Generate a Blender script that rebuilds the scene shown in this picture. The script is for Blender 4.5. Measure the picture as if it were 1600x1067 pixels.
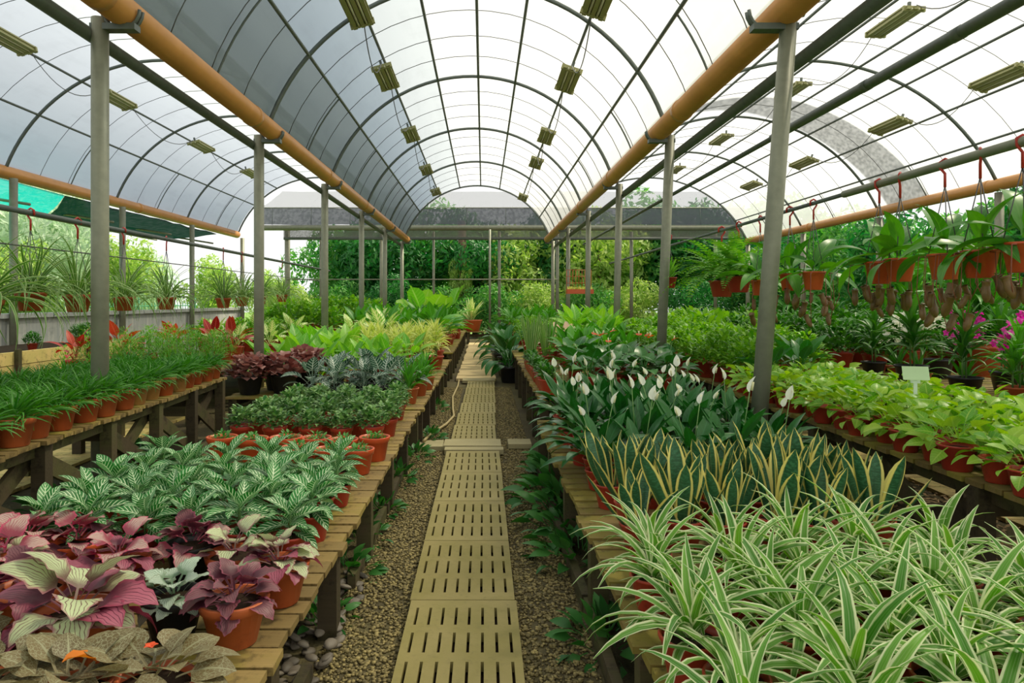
import bpy, math, random
import numpy as np
from mathutils import Matrix, Vector

for _o in list(bpy.data.objects):
    bpy.data.objects.remove(_o)
SC = bpy.context.scene
COL = SC.collection
R = random.Random(7)
PI = math.pi

# ------------------------------------------------------------------ camera
cam_d = bpy.data.cameras.new('camera')
cam = bpy.data.objects.new('camera', cam_d)
COL.objects.link(cam)
cam.location = (0, 0, 1.6)
cam.rotation_euler = (PI / 2, 0, 0)
cam_d.sensor_width = 36
cam_d.lens = 1100 / 1600 * 36
cam_d.shift_x = 45 / 1600
cam_d.shift_y = -63.5 / 1600
cam_d.clip_end = 300
SC.camera = cam

# ------------------------------------------------------------------ sky, sun, exposure
world = bpy.data.worlds.new('world')
SC.world = world
world.use_nodes = True
bg = world.node_tree.nodes['Background']
bg.inputs[0].default_value = (0.99, 1.0, 0.97, 1)
bg.inputs[1].default_value = 5.0
sun_d = bpy.data.lights.new('sun', 'SUN')
sun_d.energy = 24.0
sun_d.angle = math.radians(6)
sun_d.color = (1.0, 0.91, 0.68)
sun = bpy.data.objects.new('sun', sun_d)
COL.objects.link(sun)
sun.rotation_euler = Vector((-0.62, -0.42, -1.0)).to_track_quat('-Z', 'Y').to_euler()
SC.view_settings.view_transform = 'Standard'
SC.view_settings.look = 'None'
SC.view_settings.gamma = 1
SC.view_settings.use_curve_mapping = False
SC.view_settings.exposure = -2.12

# ------------------------------------------------------------------ mesh helpers (all quads, numpy)
def mk(name, V, F, mat, UV=None, smooth=True):
    V = np.asarray(V, dtype=np.float32)
    F = np.asarray(F, dtype=np.int32)
    me = bpy.data.meshes.new(name)
    me.vertices.add(len(V))
    me.vertices.foreach_set('co', V.ravel())
    n = len(F)
    me.loops.add(n * 4)
    me.loops.foreach_set('vertex_index', F.ravel())
    me.polygons.add(n)
    me.polygons.foreach_set('loop_start', np.arange(n, dtype=np.int32) * 4)
    me.polygons.foreach_set('loop_total', np.full(n, 4, dtype=np.int32))
    me.polygons.foreach_set('use_smooth', np.full(n, bool(smooth)))
    if UV is not None:
        ul = me.uv_layers.new(name='UVMap')
        ul.data.foreach_set('uv', np.asarray(UV, dtype=np.float32)[F.ravel()].ravel())
    if mat is not None:
        me.materials.append(mat)
    me.update(calc_edges=True)
    return me

def join(geos):
    Vs, Fs, Us, k = [], [], [], 0
    for g in geos:
        V, F = g[0], g[1]
        U = g[2] if len(g) > 2 and g[2] is not None else np.zeros((len(V), 2))
        Vs.append(V); Fs.append(np.asarray(F) + k); Us.append(U); k += len(V)
    return np.concatenate(Vs), np.concatenate(Fs), np.concatenate(Us)

def xf(g, M):
    A = np.array(M)
    return (np.asarray(g[0]) @ A[:3, :3].T + A[:3, 3], g[1], g[2] if len(g) > 2 else None)

def box(x0, x1, y0, y1, z0, z1):
    V = np.array([(x, y, z) for x in (x0, x1) for y in (y0, y1) for z in (z0, z1)], float)
    F = np.array([(0, 1, 3, 2), (4, 6, 7, 5), (0, 4, 5, 1), (2, 3, 7, 6), (0, 2, 6, 4), (1, 5, 7, 3)])
    return V, F, None

def bar(p, q, w, h, up=(0, 0, 1)):
    """box of section w x h from p to q"""
    p, q = Vector(p), Vector(q)
    d = (q - p); L = d.length; d.normalize()
    s = d.cross(Vector(up))
    if s.length < 1e-4:
        s = Vector((1, 0, 0))
    s.normalize(); u = s.cross(d)
    V = []
    for t in (0, L):
        for a, b in ((-1, -1), (1, -1), (1, 1), (-1, 1)):
            V.append(p + d * t + s * (a * w / 2) + u * (b * h / 2))
    F = [(0, 1, 2, 3), (7, 6, 5, 4)] + [(i, i + 4, (i + 1) % 4 + 4, (i + 1) % 4) for i in range(4)]
    return np.array(V, float), np.array(F), None

def tube(pts, r, n=8, caps=True):
    pts = [Vector(p) for p in pts]
    rs = r if isinstance(r, (list, tuple)) else [r] * len(pts)
    V, F = [], []
    a = None
    if caps:
        pts = [pts[0]] + pts + [pts[-1]]
        rs = [1e-4] + list(rs) + [1e-4]
    m = len(pts)
    for i, p in enumerate(pts):
        j0, j1 = max(0, i - 1), min(m - 1, i + 1)
        d = pts[j1] - pts[j0]
        if d.length < 1e-9:
            d = Vector((0, 0, 1))
        d.normalize()
        if a is None:
            a = Vector((0, 0, 1)) if abs(d.z) < .9 else Vector((1, 0, 0))
        a = (a - d * a.dot(d))
        if a.length < 1e-5:
            a = Vector((0, 1, 0))
        a.normalize()
        b = d.cross(a)
        for k in range(n):
            t = 2 * PI * k / n
            V.append(p + (a * math.cos(t) + b * math.sin(t)) * rs[i])
    for i in range(m - 1):
        for k in range(n):
            F.append((i * n + k, i * n + (k + 1) % n, (i + 1) * n + (k + 1) % n, (i + 1) * n + k))
    return np.array(V, float), np.array(F), None

def lathe(prof, n=20):
    V, F = [], []
    for r, z in prof:
        for k in range(n):
            t = 2 * PI * k / n
            V.append((max(r, 3e-4) * math.cos(t), max(r, 3e-4) * math.sin(t), z))
    for i in range(len(prof) - 1):
        for k in range(n):
            F.append((i * n + k, i * n + (k + 1) % n, (i + 1) * n + (k + 1) % n, (i + 1) * n + k))
    return np.array(V, float), np.array(F), None

# ------------------------------------------------------------------ object helpers
def ob(name, me, parent=None, M=None):
    o = bpy.data.objects.new(name, me)
    COL.objects.link(o)
    if parent is not None:
        o.parent = parent
    if M is not None:
        o.matrix_basis = M
    return o

def tag(o, label=None, cat=None, group=None, kind=None):
    if label: o['label'] = label
    if cat: o['category'] = cat
    if group: o['group'] = group
    if kind: o['kind'] = kind
    return o

def root(name, loc=(0, 0, 0), rz=0, sc=1, label=None, cat=None, group=None, kind=None):
    o = bpy.data.objects.new(name, None)
    COL.objects.link(o)
    o.empty_display_size = .05
    o.location = loc; o.rotation_euler = (0, 0, rz); o.scale = (sc, sc, sc)
    return tag(o, label, cat, group, kind)

def T(x, y, z): return Matrix.Translation((x, y, z))
def RZ(a): return Matrix.Rotation(a, 4, 'Z')
def RX(a): return Matrix.Rotation(a, 4, 'X')
def RY(a): return Matrix.Rotation(a, 4, 'Y')
def SCL(s): return Matrix.Diagonal((s, s, s, 1))

ORD = ['first', 'second', 'third', 'fourth', 'fifth', 'sixth', 'seventh', 'eighth', 'ninth', 'tenth', 'eleventh',
       'twelfth', 'thirteenth', 'fourteenth', 'fifteenth', 'sixteenth', 'seventeenth', 'eighteenth', 'nineteenth', 'twentieth']
ORD += ['twenty-' + w for w in ORD[:9]] + ['thirtieth']

# ------------------------------------------------------------------ materials
class NT:
    def __init__(s, name):
        s.m = bpy.data.materials.new(name); s.m.use_nodes = True
        s.t = s.m.node_tree; s.t.nodes.clear()
        s.out = s.n('ShaderNodeOutputMaterial')
    def n(s, typ, **kw):
        nd = s.t.nodes.new(typ)
        for k, v in kw.items(): setattr(nd, k, v)
        return nd
    def put(s, sock, v):
        if isinstance(v, bpy.types.NodeSocket): s.t.links.new(v, sock)
        elif isinstance(v, (tuple, list)) and len(v) == 3 and sock.type == 'RGBA': sock.default_value = (*v, 1)
        else: sock.default_value = v
    def math(s, op, a, b=0.0, c=None, clamp=False):
        nd = s.n('ShaderNodeMath', operation=op, use_clamp=clamp)
        s.put(nd.inputs[0], a); s.put(nd.inputs[1], b)
        if c is not None: s.put(nd.inputs[2], c)
        return nd.outputs[0]
    def mix(s, f, a, b):
        nd = s.n('ShaderNodeMix', data_type='RGBA')
        s.put(nd.inputs[0], f); s.put(nd.inputs[6], a); s.put(nd.inputs[7], b)
        return nd.outputs[2]
    def ramp(s, f, lo, hi, a=0.0, b=1.0):
        nd = s.n('ShaderNodeMapRange', interpolation_type='SMOOTHSTEP')
        s.put(nd.inputs[0], f)
        for i, v in zip((1, 2, 3, 4), (lo, hi, a, b)): nd.inputs[i].default_value = v
        return nd.outputs[0]
    def noise(s, scale, detail=3, coord='Object', rough=.6, dist=0.0, vec=None):
        nd = s.n('ShaderNodeTexNoise')
        nd.inputs['Scale'].default_value = scale; nd.inputs['Detail'].default_value = detail
        nd.inputs['Roughness'].default_value = rough; nd.inputs['Distortion'].default_value = dist
        if vec is None:
            vec = s.n('ShaderNodeTexCoord').outputs[coord]
        s.t.links.new(vec, nd.inputs['Vector'])
        return nd.outputs[0]
    def mapped(s, scale, coord='Object'):
        mp = s.n('ShaderNodeMapping'); mp.inputs['Scale'].default_value = scale
        s.t.links.new(s.n('ShaderNodeTexCoord').outputs[coord], mp.inputs[0])
        return mp.outputs[0]
    def uv(s):
        sp = s.n('ShaderNodeSeparateXYZ')
        s.t.links.new(s.n('ShaderNodeTexCoord').outputs['UV'], sp.inputs[0])
        a = s.math('MULTIPLY', s.math('ABSOLUTE', s.math('SUBTRACT', sp.outputs[0], .5)), 2.0)
        return sp.outputs[0], sp.outputs[1], a
    def orand(s): return s.n('ShaderNodeObjectInfo').outputs['Random']
    def irand(s): return s.n('ShaderNodeNewGeometry').outputs['Random Per Island']
    def bump(s, h, strength=.3, dist=.01):
        b = s.n('ShaderNodeBump'); b.inputs['Strength'].default_value = strength; b.inputs['Distance'].default_value = dist
        s.put(b.inputs['Height'], h); return b.outputs[0]
    def pbr(s, col, rough=.6, spec=.4, metal=0.0, nrm=None):
        p = s.n('ShaderNodeBsdfPrincipled')
        s.put(p.inputs['Base Color'], col); s.put(p.inputs['Roughness'], rough)
        p.inputs['Specular IOR Level'].default_value = spec; p.inputs['Metallic'].default_value = metal
        if nrm is not None: s.t.links.new(nrm, p.inputs['Normal'])
        return p.outputs[0]
    def done(s, sh):
        s.t.links.new(sh, s.out.inputs[0]); return s.m
    def leaf(s, col, rough=.42, tr=.3, spec=.3, trcol=None):
        """leaf blade: glossy top plus light passing through"""
        p = s.pbr(col, rough, spec)
        t = s.n('ShaderNodeBsdfTranslucent')
        hsv = s.n('ShaderNodeHueSaturation'); hsv.inputs['Value'].default_value = 1.25; hsv.inputs['Saturation'].default_value = 1.2
        s.put(hsv.inputs['Color'], trcol if trcol is not None else col)
        s.t.links.new(hsv.outputs[0], t.inputs[0])
        mx = s.n('ShaderNodeMixShader'); mx.inputs[0].default_value = tr
        s.t.links.new(p, mx.inputs[1]); s.t.links.new(t.outputs[0], mx.inputs[2])
        return s.done(mx.outputs[0])

def m_plain(name, c, rough=.6, spec=.4, metal=0.0, var=.25, nscale=12, bump=.15):
    k = NT(name); nz = k.noise(nscale)
    col = k.mix(nz, tuple(v * (1 - var) for v in c), tuple(min(1, v * (1 + var)) for v in c))
    return k.done(k.pbr(col, rough, spec, metal, k.bump(nz, bump) if bump else None))

def m_leaf(name, c1, c2, rough=.42, tr=.3, per='o', rib=None, spec=.3):
    """plain leaf, colour varying from leaf to leaf between c1 and c2, optional paler midrib"""
    k = NT(name)
    r = k.orand() if per == 'o' else k.irand()
    col = k.mix(r, c1, c2)
    if rib:
        u, v, a = k.uv()
        f = k.ramp(a, .0, .16, 1, 0)
        vein = k.math('FRACT', k.math('SUBTRACT', k.math('MULTIPLY', v, 7.0), k.math('MULTIPLY', a, 1.3)))
        f2 = k.math('MULTIPLY', k.ramp(k.math('ABSOLUTE', k.math('SUBTRACT', vein, .5)), .0, .2, 1, 0), .35)
        col = k.mix(k.math('MAXIMUM', f, f2), col, rib)
    return k.leaf(col, rough, tr, spec)

def m_wood(name, c1, c2, moss=(.16, .17, .03), mossf=.5, rough=.75):
    k = NT(name)
    g = k.noise(1.0, 5, vec=k.mapped((3, 60, 60)))
    big = k.noise(3.5, 4)
    r = k.orand()
    col = k.mix(g, c1, c2)
    col = k.mix(k.math('MULTIPLY', k.ramp(k.math('ADD', big, k.math('MULTIPLY', r, .15)), .48, .7), mossf), col, moss)
    dirt = k.noise(9, 5, rough=.75)
    col = k.mix(k.ramp(dirt, .5, .68, 0, .75), col, tuple(v * .35 for v in c1))
    sh = k.n('ShaderNodeHueSaturation'); k.put(sh.inputs['Color'], col)
    k.put(sh.inputs['Value'], k.math('ADD', .7, k.math('MULTIPLY', r, .6)))
    return k.done(k.pbr(sh.outputs[0], rough, .35, 0, k.bump(g, .35, .006)))

M = {}
M['steel'] = m_plain('galvanised_steel', (.23, .235, .17), .5, .5, .2, .3, 9)
M['steel_dark'] = m_plain('dark_steel', (.13, .15, .14), .5, .4, .2, .25, 14)
M['gutter'] = m_plain('orange_gutter_plastic', (.60, .27, .075), .4, .5, 0, .22, 3)
M['plank'] = m_wood('mossy_plank_wood', (.18, .12, .038), (.36, .25, .085), (.21, .18, .022), .8)
M['timber'] = m_wood('weathered_timber', (.05, .036, .018), (.10, .075, .036), (.06, .065, .016), .7)
M['timber_yellow'] = m_wood('yellow_timber', (.52, .38, .14), (.66, .5, .2), (.4, .38, .1), .4)
M['terracotta'] = None
def m_pot(name, c1, c2, rough=.4):
    k = NT(name)
    nz = k.noise(14, 4)
    col = k.mix(k.orand(), c1, c2)
    col = k.mix(k.ramp(nz, .55, .8, 0, .5), col, tuple(v * .5 for v in c1))
    return k.done(k.pbr(col, rough, .4, 0, k.bump(nz, .08)))
M['terracotta'] = m_pot('orange_clay_plastic', (.42, .08, .022), (.50, .12, .036), .45)
M['redpot'] = m_pot('red_plastic', (.40, .038, .022), (.48, .06, .03), .35)
M['orangepot'] = m_pot('bright_orange_plastic', (.58, .085, .025), (.66, .12, .035), .35)
M['ochrepot'] = m_pot('ochre_clay', (.42, .22, .06), (.52, .27, .08), .6)
M['blackpot'] = m_pot('black_plastic', (.012, .012, .013), (.02, .02, .022), .4)
M['soil'] = m_plain('potting_soil', (.035, .022, .014), .95, .1, 0, .5, 60, .6)
M['wire'] = m_plain('wire', (.12, .12, .12), .5, .4, .5, .1, 5, 0)
M['redhook'] = m_plain('red_hook_plastic', (.45, .03, .02), .4, .4, 0, .1, 5, 0)
M['batten'] = m_plain('backlit_olive_batten_metal', (.34, .33, .15), .45, .4, .2, .2, 20)  # olive-yellow cast of the backlight is put into the metal colour
M['lamp_tube'] = m_plain('cream_glass_tube', (.70, .68, .48), .25, .5, 0, .1, 4, 0)
M['hose'] = m_plain('tan_hose', (.42, .33, .15), .5, .4, 0, .2, 12)
M['white_plastic'] = m_plain('white_plastic', (.75, .85, .72), .4, .4, 0, .08, 5, 0)
M['green_sign'] = m_plain('pale_green_sign', (.55, .72, .42), .4, .4, 0, .06, 5, 0)

def m_film(name, col, tfac, tint, rough=.25, gl=.05):
    k = NT(name)
    a = k.n('ShaderNodeBsdfTranslucent')
    nz = k.noise(1.1, 4, dist=1.0)
    streak = k.noise(1.0, 3, vec=k.mapped((6, .8, 6)))
    c = k.mix(k.math('MULTIPLY', k.ramp(k.math('MULTIPLY', k.math('ADD', nz, streak), .5), .45, .7), .30), col, tuple(v * .72 for v in col))
    k.put(a.inputs[0], c)
    b = k.n('ShaderNodeBsdfTransparent'); k.put(b.inputs[0], tint)
    mx = k.n('ShaderNodeMixShader'); mx.inputs[0].default_value = tfac
    k.t.links.new(a.outputs[0], mx.inputs[1]); k.t.links.new(b.outputs[0], mx.inputs[2])
    g = k.n('ShaderNodeBsdfGlossy'); g.inputs['Roughness'].default_value = rough
    m2 = k.n('ShaderNodeMixShader'); m2.inputs[0].default_value = gl
    k.t.links.new(mx.outputs[0], m2.inputs[1]); k.t.links.new(g.outputs[0], m2.inputs[2])
    return k.done(m2.outputs[0])
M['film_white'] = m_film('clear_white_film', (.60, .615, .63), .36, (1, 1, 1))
M['film_pale'] = m_film('pale_grey_film', (.48, .52, .56), .18, (.60, .64, .70))  # greyer films for left slopes: film overlap, with off-sun shade put into colour
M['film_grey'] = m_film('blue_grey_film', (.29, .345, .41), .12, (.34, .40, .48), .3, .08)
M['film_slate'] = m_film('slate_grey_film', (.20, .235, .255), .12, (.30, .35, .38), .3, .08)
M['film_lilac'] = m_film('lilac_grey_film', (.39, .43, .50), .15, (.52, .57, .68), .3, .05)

def m_net(name, col, hole, scale):
    """woven shade net: opaque threads with holes"""
    k = NT(name)
    u = k.noise(scale, 2)
    d = k.n('ShaderNodeBsdfDiffuse'); k.put(d.inputs[0], col)
    t = k.n('ShaderNodeBsdfTranslucent'); k.put(t.inputs[0], col)
    m1 = k.n('ShaderNodeMixShader'); m1.inputs[0].default_value = .5
    k.t.links.new(d.outputs[0], m1.inputs[1]); k.t.links.new(t.outputs[0], m1.inputs[2])
    tr = k.n('ShaderNodeBsdfTransparent')
    m2 = k.n('ShaderNodeMixShader'); k.put(m2.inputs[0], k.ramp(u, .35, .65, hole * .6, min(1, hole * 1.4)))
    k.t.links.new(m1.outputs[0], m2.inputs[1]); k.t.links.new(tr.outputs[0], m2.inputs[2])
    return k.done(m2.outputs[0])
M['net_grey'] = m_net('grey_shade_net', (.13, .14, .17), .08, 9)
M['net_light'] = m_net('light_grey_net', (.28, .28, .32), .5, 70)
M['net_low'] = m_net('brownish_net', (.17, .17, .16), .2, 20)
M['net_green'] = m_net('dark_green_net', (.004, .035, .02), .02, 6)
M['net_teal'] = m_net('teal_net', (.0, .62, .55), .1, 6)
M['net_mesh'] = m_net('grey_mesh_strip', (.09, .10, .10), .30, 12)

# path, ground
k = NT('moulded_path_panel')
n1 = k.noise(2.2, 5); n2 = k.noise(30, 4)
c = k.mix(k.ramp(n1, .3, .7), (.29, .235, .085), (.205, .175, .04))
c = k.mix(k.ramp(n2, .5, .8, 0, .55), c, (.15, .125, .04))
c = k.mix(k.ramp(k.noise(1.1, 4, rough=.7), .5, .75, 0, .5), c, (.20, .19, .045))
c = k.mix(k.math('MULTIPLY', k.orand(), .25), c, (.42, .36, .16))
M['panel'] = k.done(k.pbr(c, .7, .35, 0, k.bump(n2, .2, .004)))
k = NT('concrete_slab')
n1 = k.noise(4, 5); n2 = k.noise(45, 4)
c = k.mix(n1, (.30, .26, .13), (.46, .40, .22)); c = k.mix(k.ramp(n2, .5, .8, 0, .4), c, (.22, .20, .08))
M['slab'] = k.done(k.pbr(c, .8, .3, 0, k.bump(n2, .3, .004)))
k = NT('paver')
n1 = k.noise(3, 5); n2 = k.noise(25, 4)
c = k.mix(n1, (.50, .38, .19), (.66, .52, .28)); c = k.mix(k.ramp(n2, .5, .8, 0, .4), c, (.36, .28, .12))
M['paver'] = k.done(k.pbr(c, .8, .3, 0, k.bump(n2, .3, .004)))
k = NT('gravel_soil')
n1 = k.noise(1.2, 5); n2 = k.noise(70, 3)
vo = k.n('ShaderNodeTexVoronoi'); vo.inputs['Scale'].default_value = 55
k.t.links.new(k.n('ShaderNodeTexCoord').outputs['Object'], vo.inputs['Vector'])
c = k.mix(k.ramp(n1, .35, .7), (.075, .06, .03), (.14, .12, .05)); c = k.mix(k.ramp(n2, .4, .75, 0, .6), c, (.04, .03, .016))
M['ground'] = k.done(k.pbr(c, .9, .25, 0, k.bump(vo.outputs[0], .6, .01)))
k = NT('gravel_stone')
c = k.mix(k.irand(), (.10, .078, .03), (.36, .285, .11))
M['gravel'] = k.done(k.pbr(c, .7, .35))
k = NT('river_stone'); n1 = k.noise(20, 4)
c = k.mix(k.orand(), (.09, .075, .055), (.22, .185, .14)); c = k.mix(k.ramp(n1, .5, .8, 0, .5), c, (.10, .085, .065))
M['stone'] = k.done(k.pbr(c, .55, .4, 0, k.bump(n1, .2, .004)))
M['litter'] = m_leaf('dry_leaf_litter', (.30, .18, .08), (.55, .38, .20), .8, .15, 'i')
M['lawn'] = m_plain('lawn_grass', (.20, .34, .08), .9, .2, 0, .4, 2, .3)
k = NT('stained_concrete'); n1 = k.noise(2.5, 5); n2 = k.noise(1.0, 4, vec=k.mapped((10, 10, .8)))
c = k.mix(k.ramp(n2, .4, .7), (.34, .36, .35), (.50, .50, .46)); c = k.mix(k.ramp(n1, .5, .75), c, (.24, .26, .24))
M['concrete'] = k.done(k.pbr(c, .85, .3, 0, k.bump(n1, .3)))
M['bark'] = m_plain('bark', (.16, .11, .07), .9, .2, 0, .5, 8, .6)
M['fence'] = m_plain('green_fence_paint', (.05, .26, .13), .5, .4, 0, .1, 5, 0)
# ================================================================== THE SETTING
floor = ob('floor', mk('floor', *box(-10, 11, -9, 31, -.2, 0)[:2], M['ground'], smooth=False))
tag(floor, 'brown gravel and soil ground under the benches', kind='structure')
lawn = ob('floor_lawn', mk('lawn', *box(-70, 70, -30, 110, -.5, -.21)[:2], M['lawn'], smooth=False))
tag(lawn, 'grass ground outside the greenhouse', kind='structure')

# ---- walkway of slotted panels
PX0, PX1 = -.372, .168
def slot_panel(W, L, cols, rows, th=.045):
    """panel with real slots: grid with missing cells, top and bottom, walls"""
    sw, sl = .013, (L - .10) / rows * .70
    xs, slotx = [-W / 2], []
    for c in range(cols):
        xc = -W / 2 + W * (c + .5) / cols * .96 + W * .02
        xs += [xc - sw / 2, xc + sw / 2]; slotx.append(len(xs) - 2)
    xs.append(W / 2)
    ys, sloty = [0], []
    for r in range(rows):
        yc = .05 + (L - .10) * (r + .5) / rows
        ys += [yc - sl / 2, yc + sl / 2]; sloty.append(len(ys) - 2)
    ys.append(L)
    nx, ny = len(xs), len(ys)
    V = [(x, y, z) for z in (0, th) for y in ys for x in xs]
    idx = lambda i, j, t: t * nx * ny + j * nx + i
    F = []
    solid = lambda i, j: 0 <= i < nx - 1 and 0 <= j < ny - 1 and not (i in slotx and j in sloty)
    for j in range(ny - 1):
        for i in range(nx - 1):
            if not solid(i, j): continue
            F.append((idx(i, j, 1), idx(i + 1, j, 1), idx(i + 1, j + 1, 1), idx(i, j + 1, 1)))
            F.append((idx(i, j, 0), idx(i, j + 1, 0), idx(i + 1, j + 1, 0), idx(i + 1, j, 0)))
            if not solid(i - 1, j): F.append((idx(i, j, 0), idx(i, j, 1), idx(i, j + 1, 1), idx(i, j + 1, 0)))
            if not solid(i + 1, j): F.append((idx(i + 1, j, 0), idx(i + 1, j + 1, 0), idx(i + 1, j + 1, 1), idx(i + 1, j, 1)))
            if not solid(i, j - 1): F.append((idx(i, j, 0), idx(i + 1, j, 0), idx(i + 1, j, 1), idx(i, j, 1)))
            if not solid(i, j + 1): F.append((idx(i, j + 1, 0), idx(i, j + 1, 1), idx(i + 1, j + 1, 1), idx(i + 1, j + 1, 0)))
    return np.array(V, float), np.array(F)
path = root('floor_walkway', (0, 0, 0), label='yellowish slotted walkway between the plant benches', kind='structure')
W = PX1 - PX0
pm = mk('slot_panel', *slot_panel(W, .893, 8, 3), M['panel'], smooth=False)
pm2 = mk('slot_panel_far', *slot_panel(W * .93, .93, 8, 4), M['panel'], smooth=False)
xc = (PX0 + PX1) / 2
pm_side = mk('panel_bed', *box(-W / 2 + .01, W / 2 - .01, .01, .88, -.02, .004)[:2], M['soil'], smooth=False)
y = .93
for i in range(7):
    ob('slot_panel', pm, path, T(xc + R.uniform(-.006, .006), y, .015) @ RZ(R.uniform(-.006, .006)))
    ob('dark_bed', pm_side, path, T(xc, y, 0))
    y += .9
y0 = y
def slab(name, x0, x1, ya, yb, z, mat, th=.05, rz=0):
    g = box(-(x1 - x0) / 2, (x1 - x0) / 2, -(yb - ya) / 2, (yb - ya) / 2, 0, th)
    return ob(name, mk(name, g[0], g[1], mat, smooth=False), path, T((x0 + x1) / 2, (ya + yb) / 2, z - th + .012) @ RZ(rz))
slab('cross_plank', -.40, .21, y0 + .02, y0 + .17, .055, M['slab'], .05, .01)
slab('cross_slab', -.42, .19, y0 + .20, y0 + .56, .06, M['slab'])
slab('side_slab', .27, .52, y0 + .33, y0 + .62, .05, M['slab'])
slab('side_slab', -.70, -.43, y0 + .25, y0 + .6, .04, M['slab'], .05, .05)
y = y0 + .6
for i in range(6):
    ob('slot_panel', pm2, path, T(xc + .012 * i - .0 + R.uniform(-.006, .006), y, .012)); y += .945
slab('cross_slab', -.40, .23, y + .0, y + .42, .06, M['slab'])
y += .46
i = 0
while y < 26.3:
    w = R.uniform(.42, .6)
    slab('paver', -.52 + R.uniform(-.02, .02), .24 + R.uniform(-.02, .02), y, y + w - .03, .05 + R.uniform(-.004, .006), M['paver'])
    y += w

# ---- gravel stones on both sides of the walkway
def gravel(n, x0, x1, ya, yb, s0, s1, seed):
    rg = np.random.default_rng(seed)
    b = box(-1, 1, -1, 1, -1, 1)
    V0 = b[0] / np.linalg.norm(b[0], axis=1)[:, None] * 1.2
    t = rg.random(n)
    Y = ya + (yb - ya) * t ** 1.35
    s = rg.uniform(s0, s1, n)
    P = np.stack([rg.uniform(x0, x1, n), Y, s * .3 + .002], 1)
    sc = np.stack([s * rg.uniform(.7, 1.3, n), s * rg.uniform(.7, 1.3, n), s * rg.uniform(.45, .8, n)], 1)
    a = rg.uniform(0, PI, n)
    V = V0[None] * sc[:, None] * rg.uniform(.8, 1.2, (n, 8, 1))
    ca, sa = np.cos(a)[:, None], np.sin(a)[:, None]
    X = V[..., 0] * ca - V[..., 1] * sa; Yy = V[..., 0] * sa + V[..., 1] * ca
    V = np.stack([X, Yy, V[..., 2]], -1) + P[:, None]
    F = b[1][None] + (np.arange(n) * 8)[:, None, None]
    return V.reshape(-1, 3), F.reshape(-1, 4)
g1 = ob('gravel', mk('gravel_left', *gravel(16000, -.74, PX0 - .005, 1.8, 13, .004, .0115, 1), M['gravel']))
tag(g1, 'small brown gravel strip left of the slotted walkway', 'gravel', kind='stuff')
g2 = ob('gravel', mk('gravel_right', *gravel(13000, PX1 + .005, .50, 1.8, 13, .004, .0115, 2), M['gravel']))
tag(g2, 'small brown gravel strip right of the slotted walkway', 'gravel', kind='stuff')

# ---- wooden edging along the gravel
def edging(x, ys, side):
    for i, (a, b) in enumerate(ys):
        g = bar((x, a, .035), (x + R.uniform(-.02, .02), b, .035), .045, .10)
        o = ob('edging_board', mk('edging_board', g[0], g[1], M['timber'], smooth=False))
        tag(o, f'{ORD[i]} mossy timber edging board from the camera, {side} of the walkway gravel', 'edging board', 'timber edging boards')
edging(-.73, [(1.7, 2.95), (3.9, 5.2), (5.25, 6.9)], 'left')
edging(.53, [(1.7, 3.6), (3.63, 5.2), (5.25, 6.9)], 'right')

# ================================================================== GREENHOUSE FRAME
FY = [-8.4, 1.64, 5.64, 9.64, 13.64, 17.76, 22.0, 26.6]
ANG = [162, 139, 119.6, 103.3, 87.5, 73, 54.5, 35.5, 17.5]
BAYS = {
    'middle': dict(cx=-.22, cz=3.08, r=2.87, ang=ANG),
    'left': dict(cx=-6.2, cz=2.99, r=3.27, ang=[162, 137.5, 119, 103, 87, 72, 54, 36, 18]),
    'right': dict(cx=6.25, cz=2.16, r=4.09, ang=[155, 139, 122, 105, 88, 75.5, 62, 49, 37, 25.5]),
}
def apt(b, a, y, dr=0.0):
    t = math.radians(a)
    return (b['cx'] + (b['r'] + dr) * math.cos(t), y, b['cz'] + (b['r'] + dr) * math.sin(t))

ceil = root('ceiling', (0, 0, 0), label='translucent plastic film roof over three arched bays', kind='structure')
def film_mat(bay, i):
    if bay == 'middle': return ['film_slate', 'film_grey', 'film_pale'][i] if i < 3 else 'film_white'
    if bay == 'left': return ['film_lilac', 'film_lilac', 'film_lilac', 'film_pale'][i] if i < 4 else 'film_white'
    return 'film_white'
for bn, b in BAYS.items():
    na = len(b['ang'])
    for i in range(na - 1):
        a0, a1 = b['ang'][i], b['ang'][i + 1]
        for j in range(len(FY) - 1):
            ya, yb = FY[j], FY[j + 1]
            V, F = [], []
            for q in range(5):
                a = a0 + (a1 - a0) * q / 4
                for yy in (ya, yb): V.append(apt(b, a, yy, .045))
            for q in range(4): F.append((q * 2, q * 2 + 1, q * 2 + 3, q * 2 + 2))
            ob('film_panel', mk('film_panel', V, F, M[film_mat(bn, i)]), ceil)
    # thin wires across the film, and stiffening rods low on the left side
    for j in range(1, len(FY) - 1):
        ya, yb = FY[j], FY[j + 1]
        for q in range(1, 4):
            yy = ya + (yb - ya) * q / 4 + R.uniform(-.05, .05)
            pts = [apt(b, b['ang'][0] + (b['ang'][-1] - b['ang'][0]) * s / 24, yy, .03) for s in range(25)]
            ob('film_wire', mk('film_wire', *tube(pts, .006, 4)[:2], M['wire']), ceil)
        yy = (ya + yb) / 2 + .1
        for (i0, i1) in ((0, 1), (na - 2, na - 1)):
            pts = [apt(b, b['ang'][i0] + (b['ang'][i1] - b['ang'][i0]) * s / 6, yy, .015) for s in range(7)]
            ob('film_rod', mk('film_rod', *tube(pts, .014, 6)[:2], M['steel_dark']), ceil)

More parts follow.
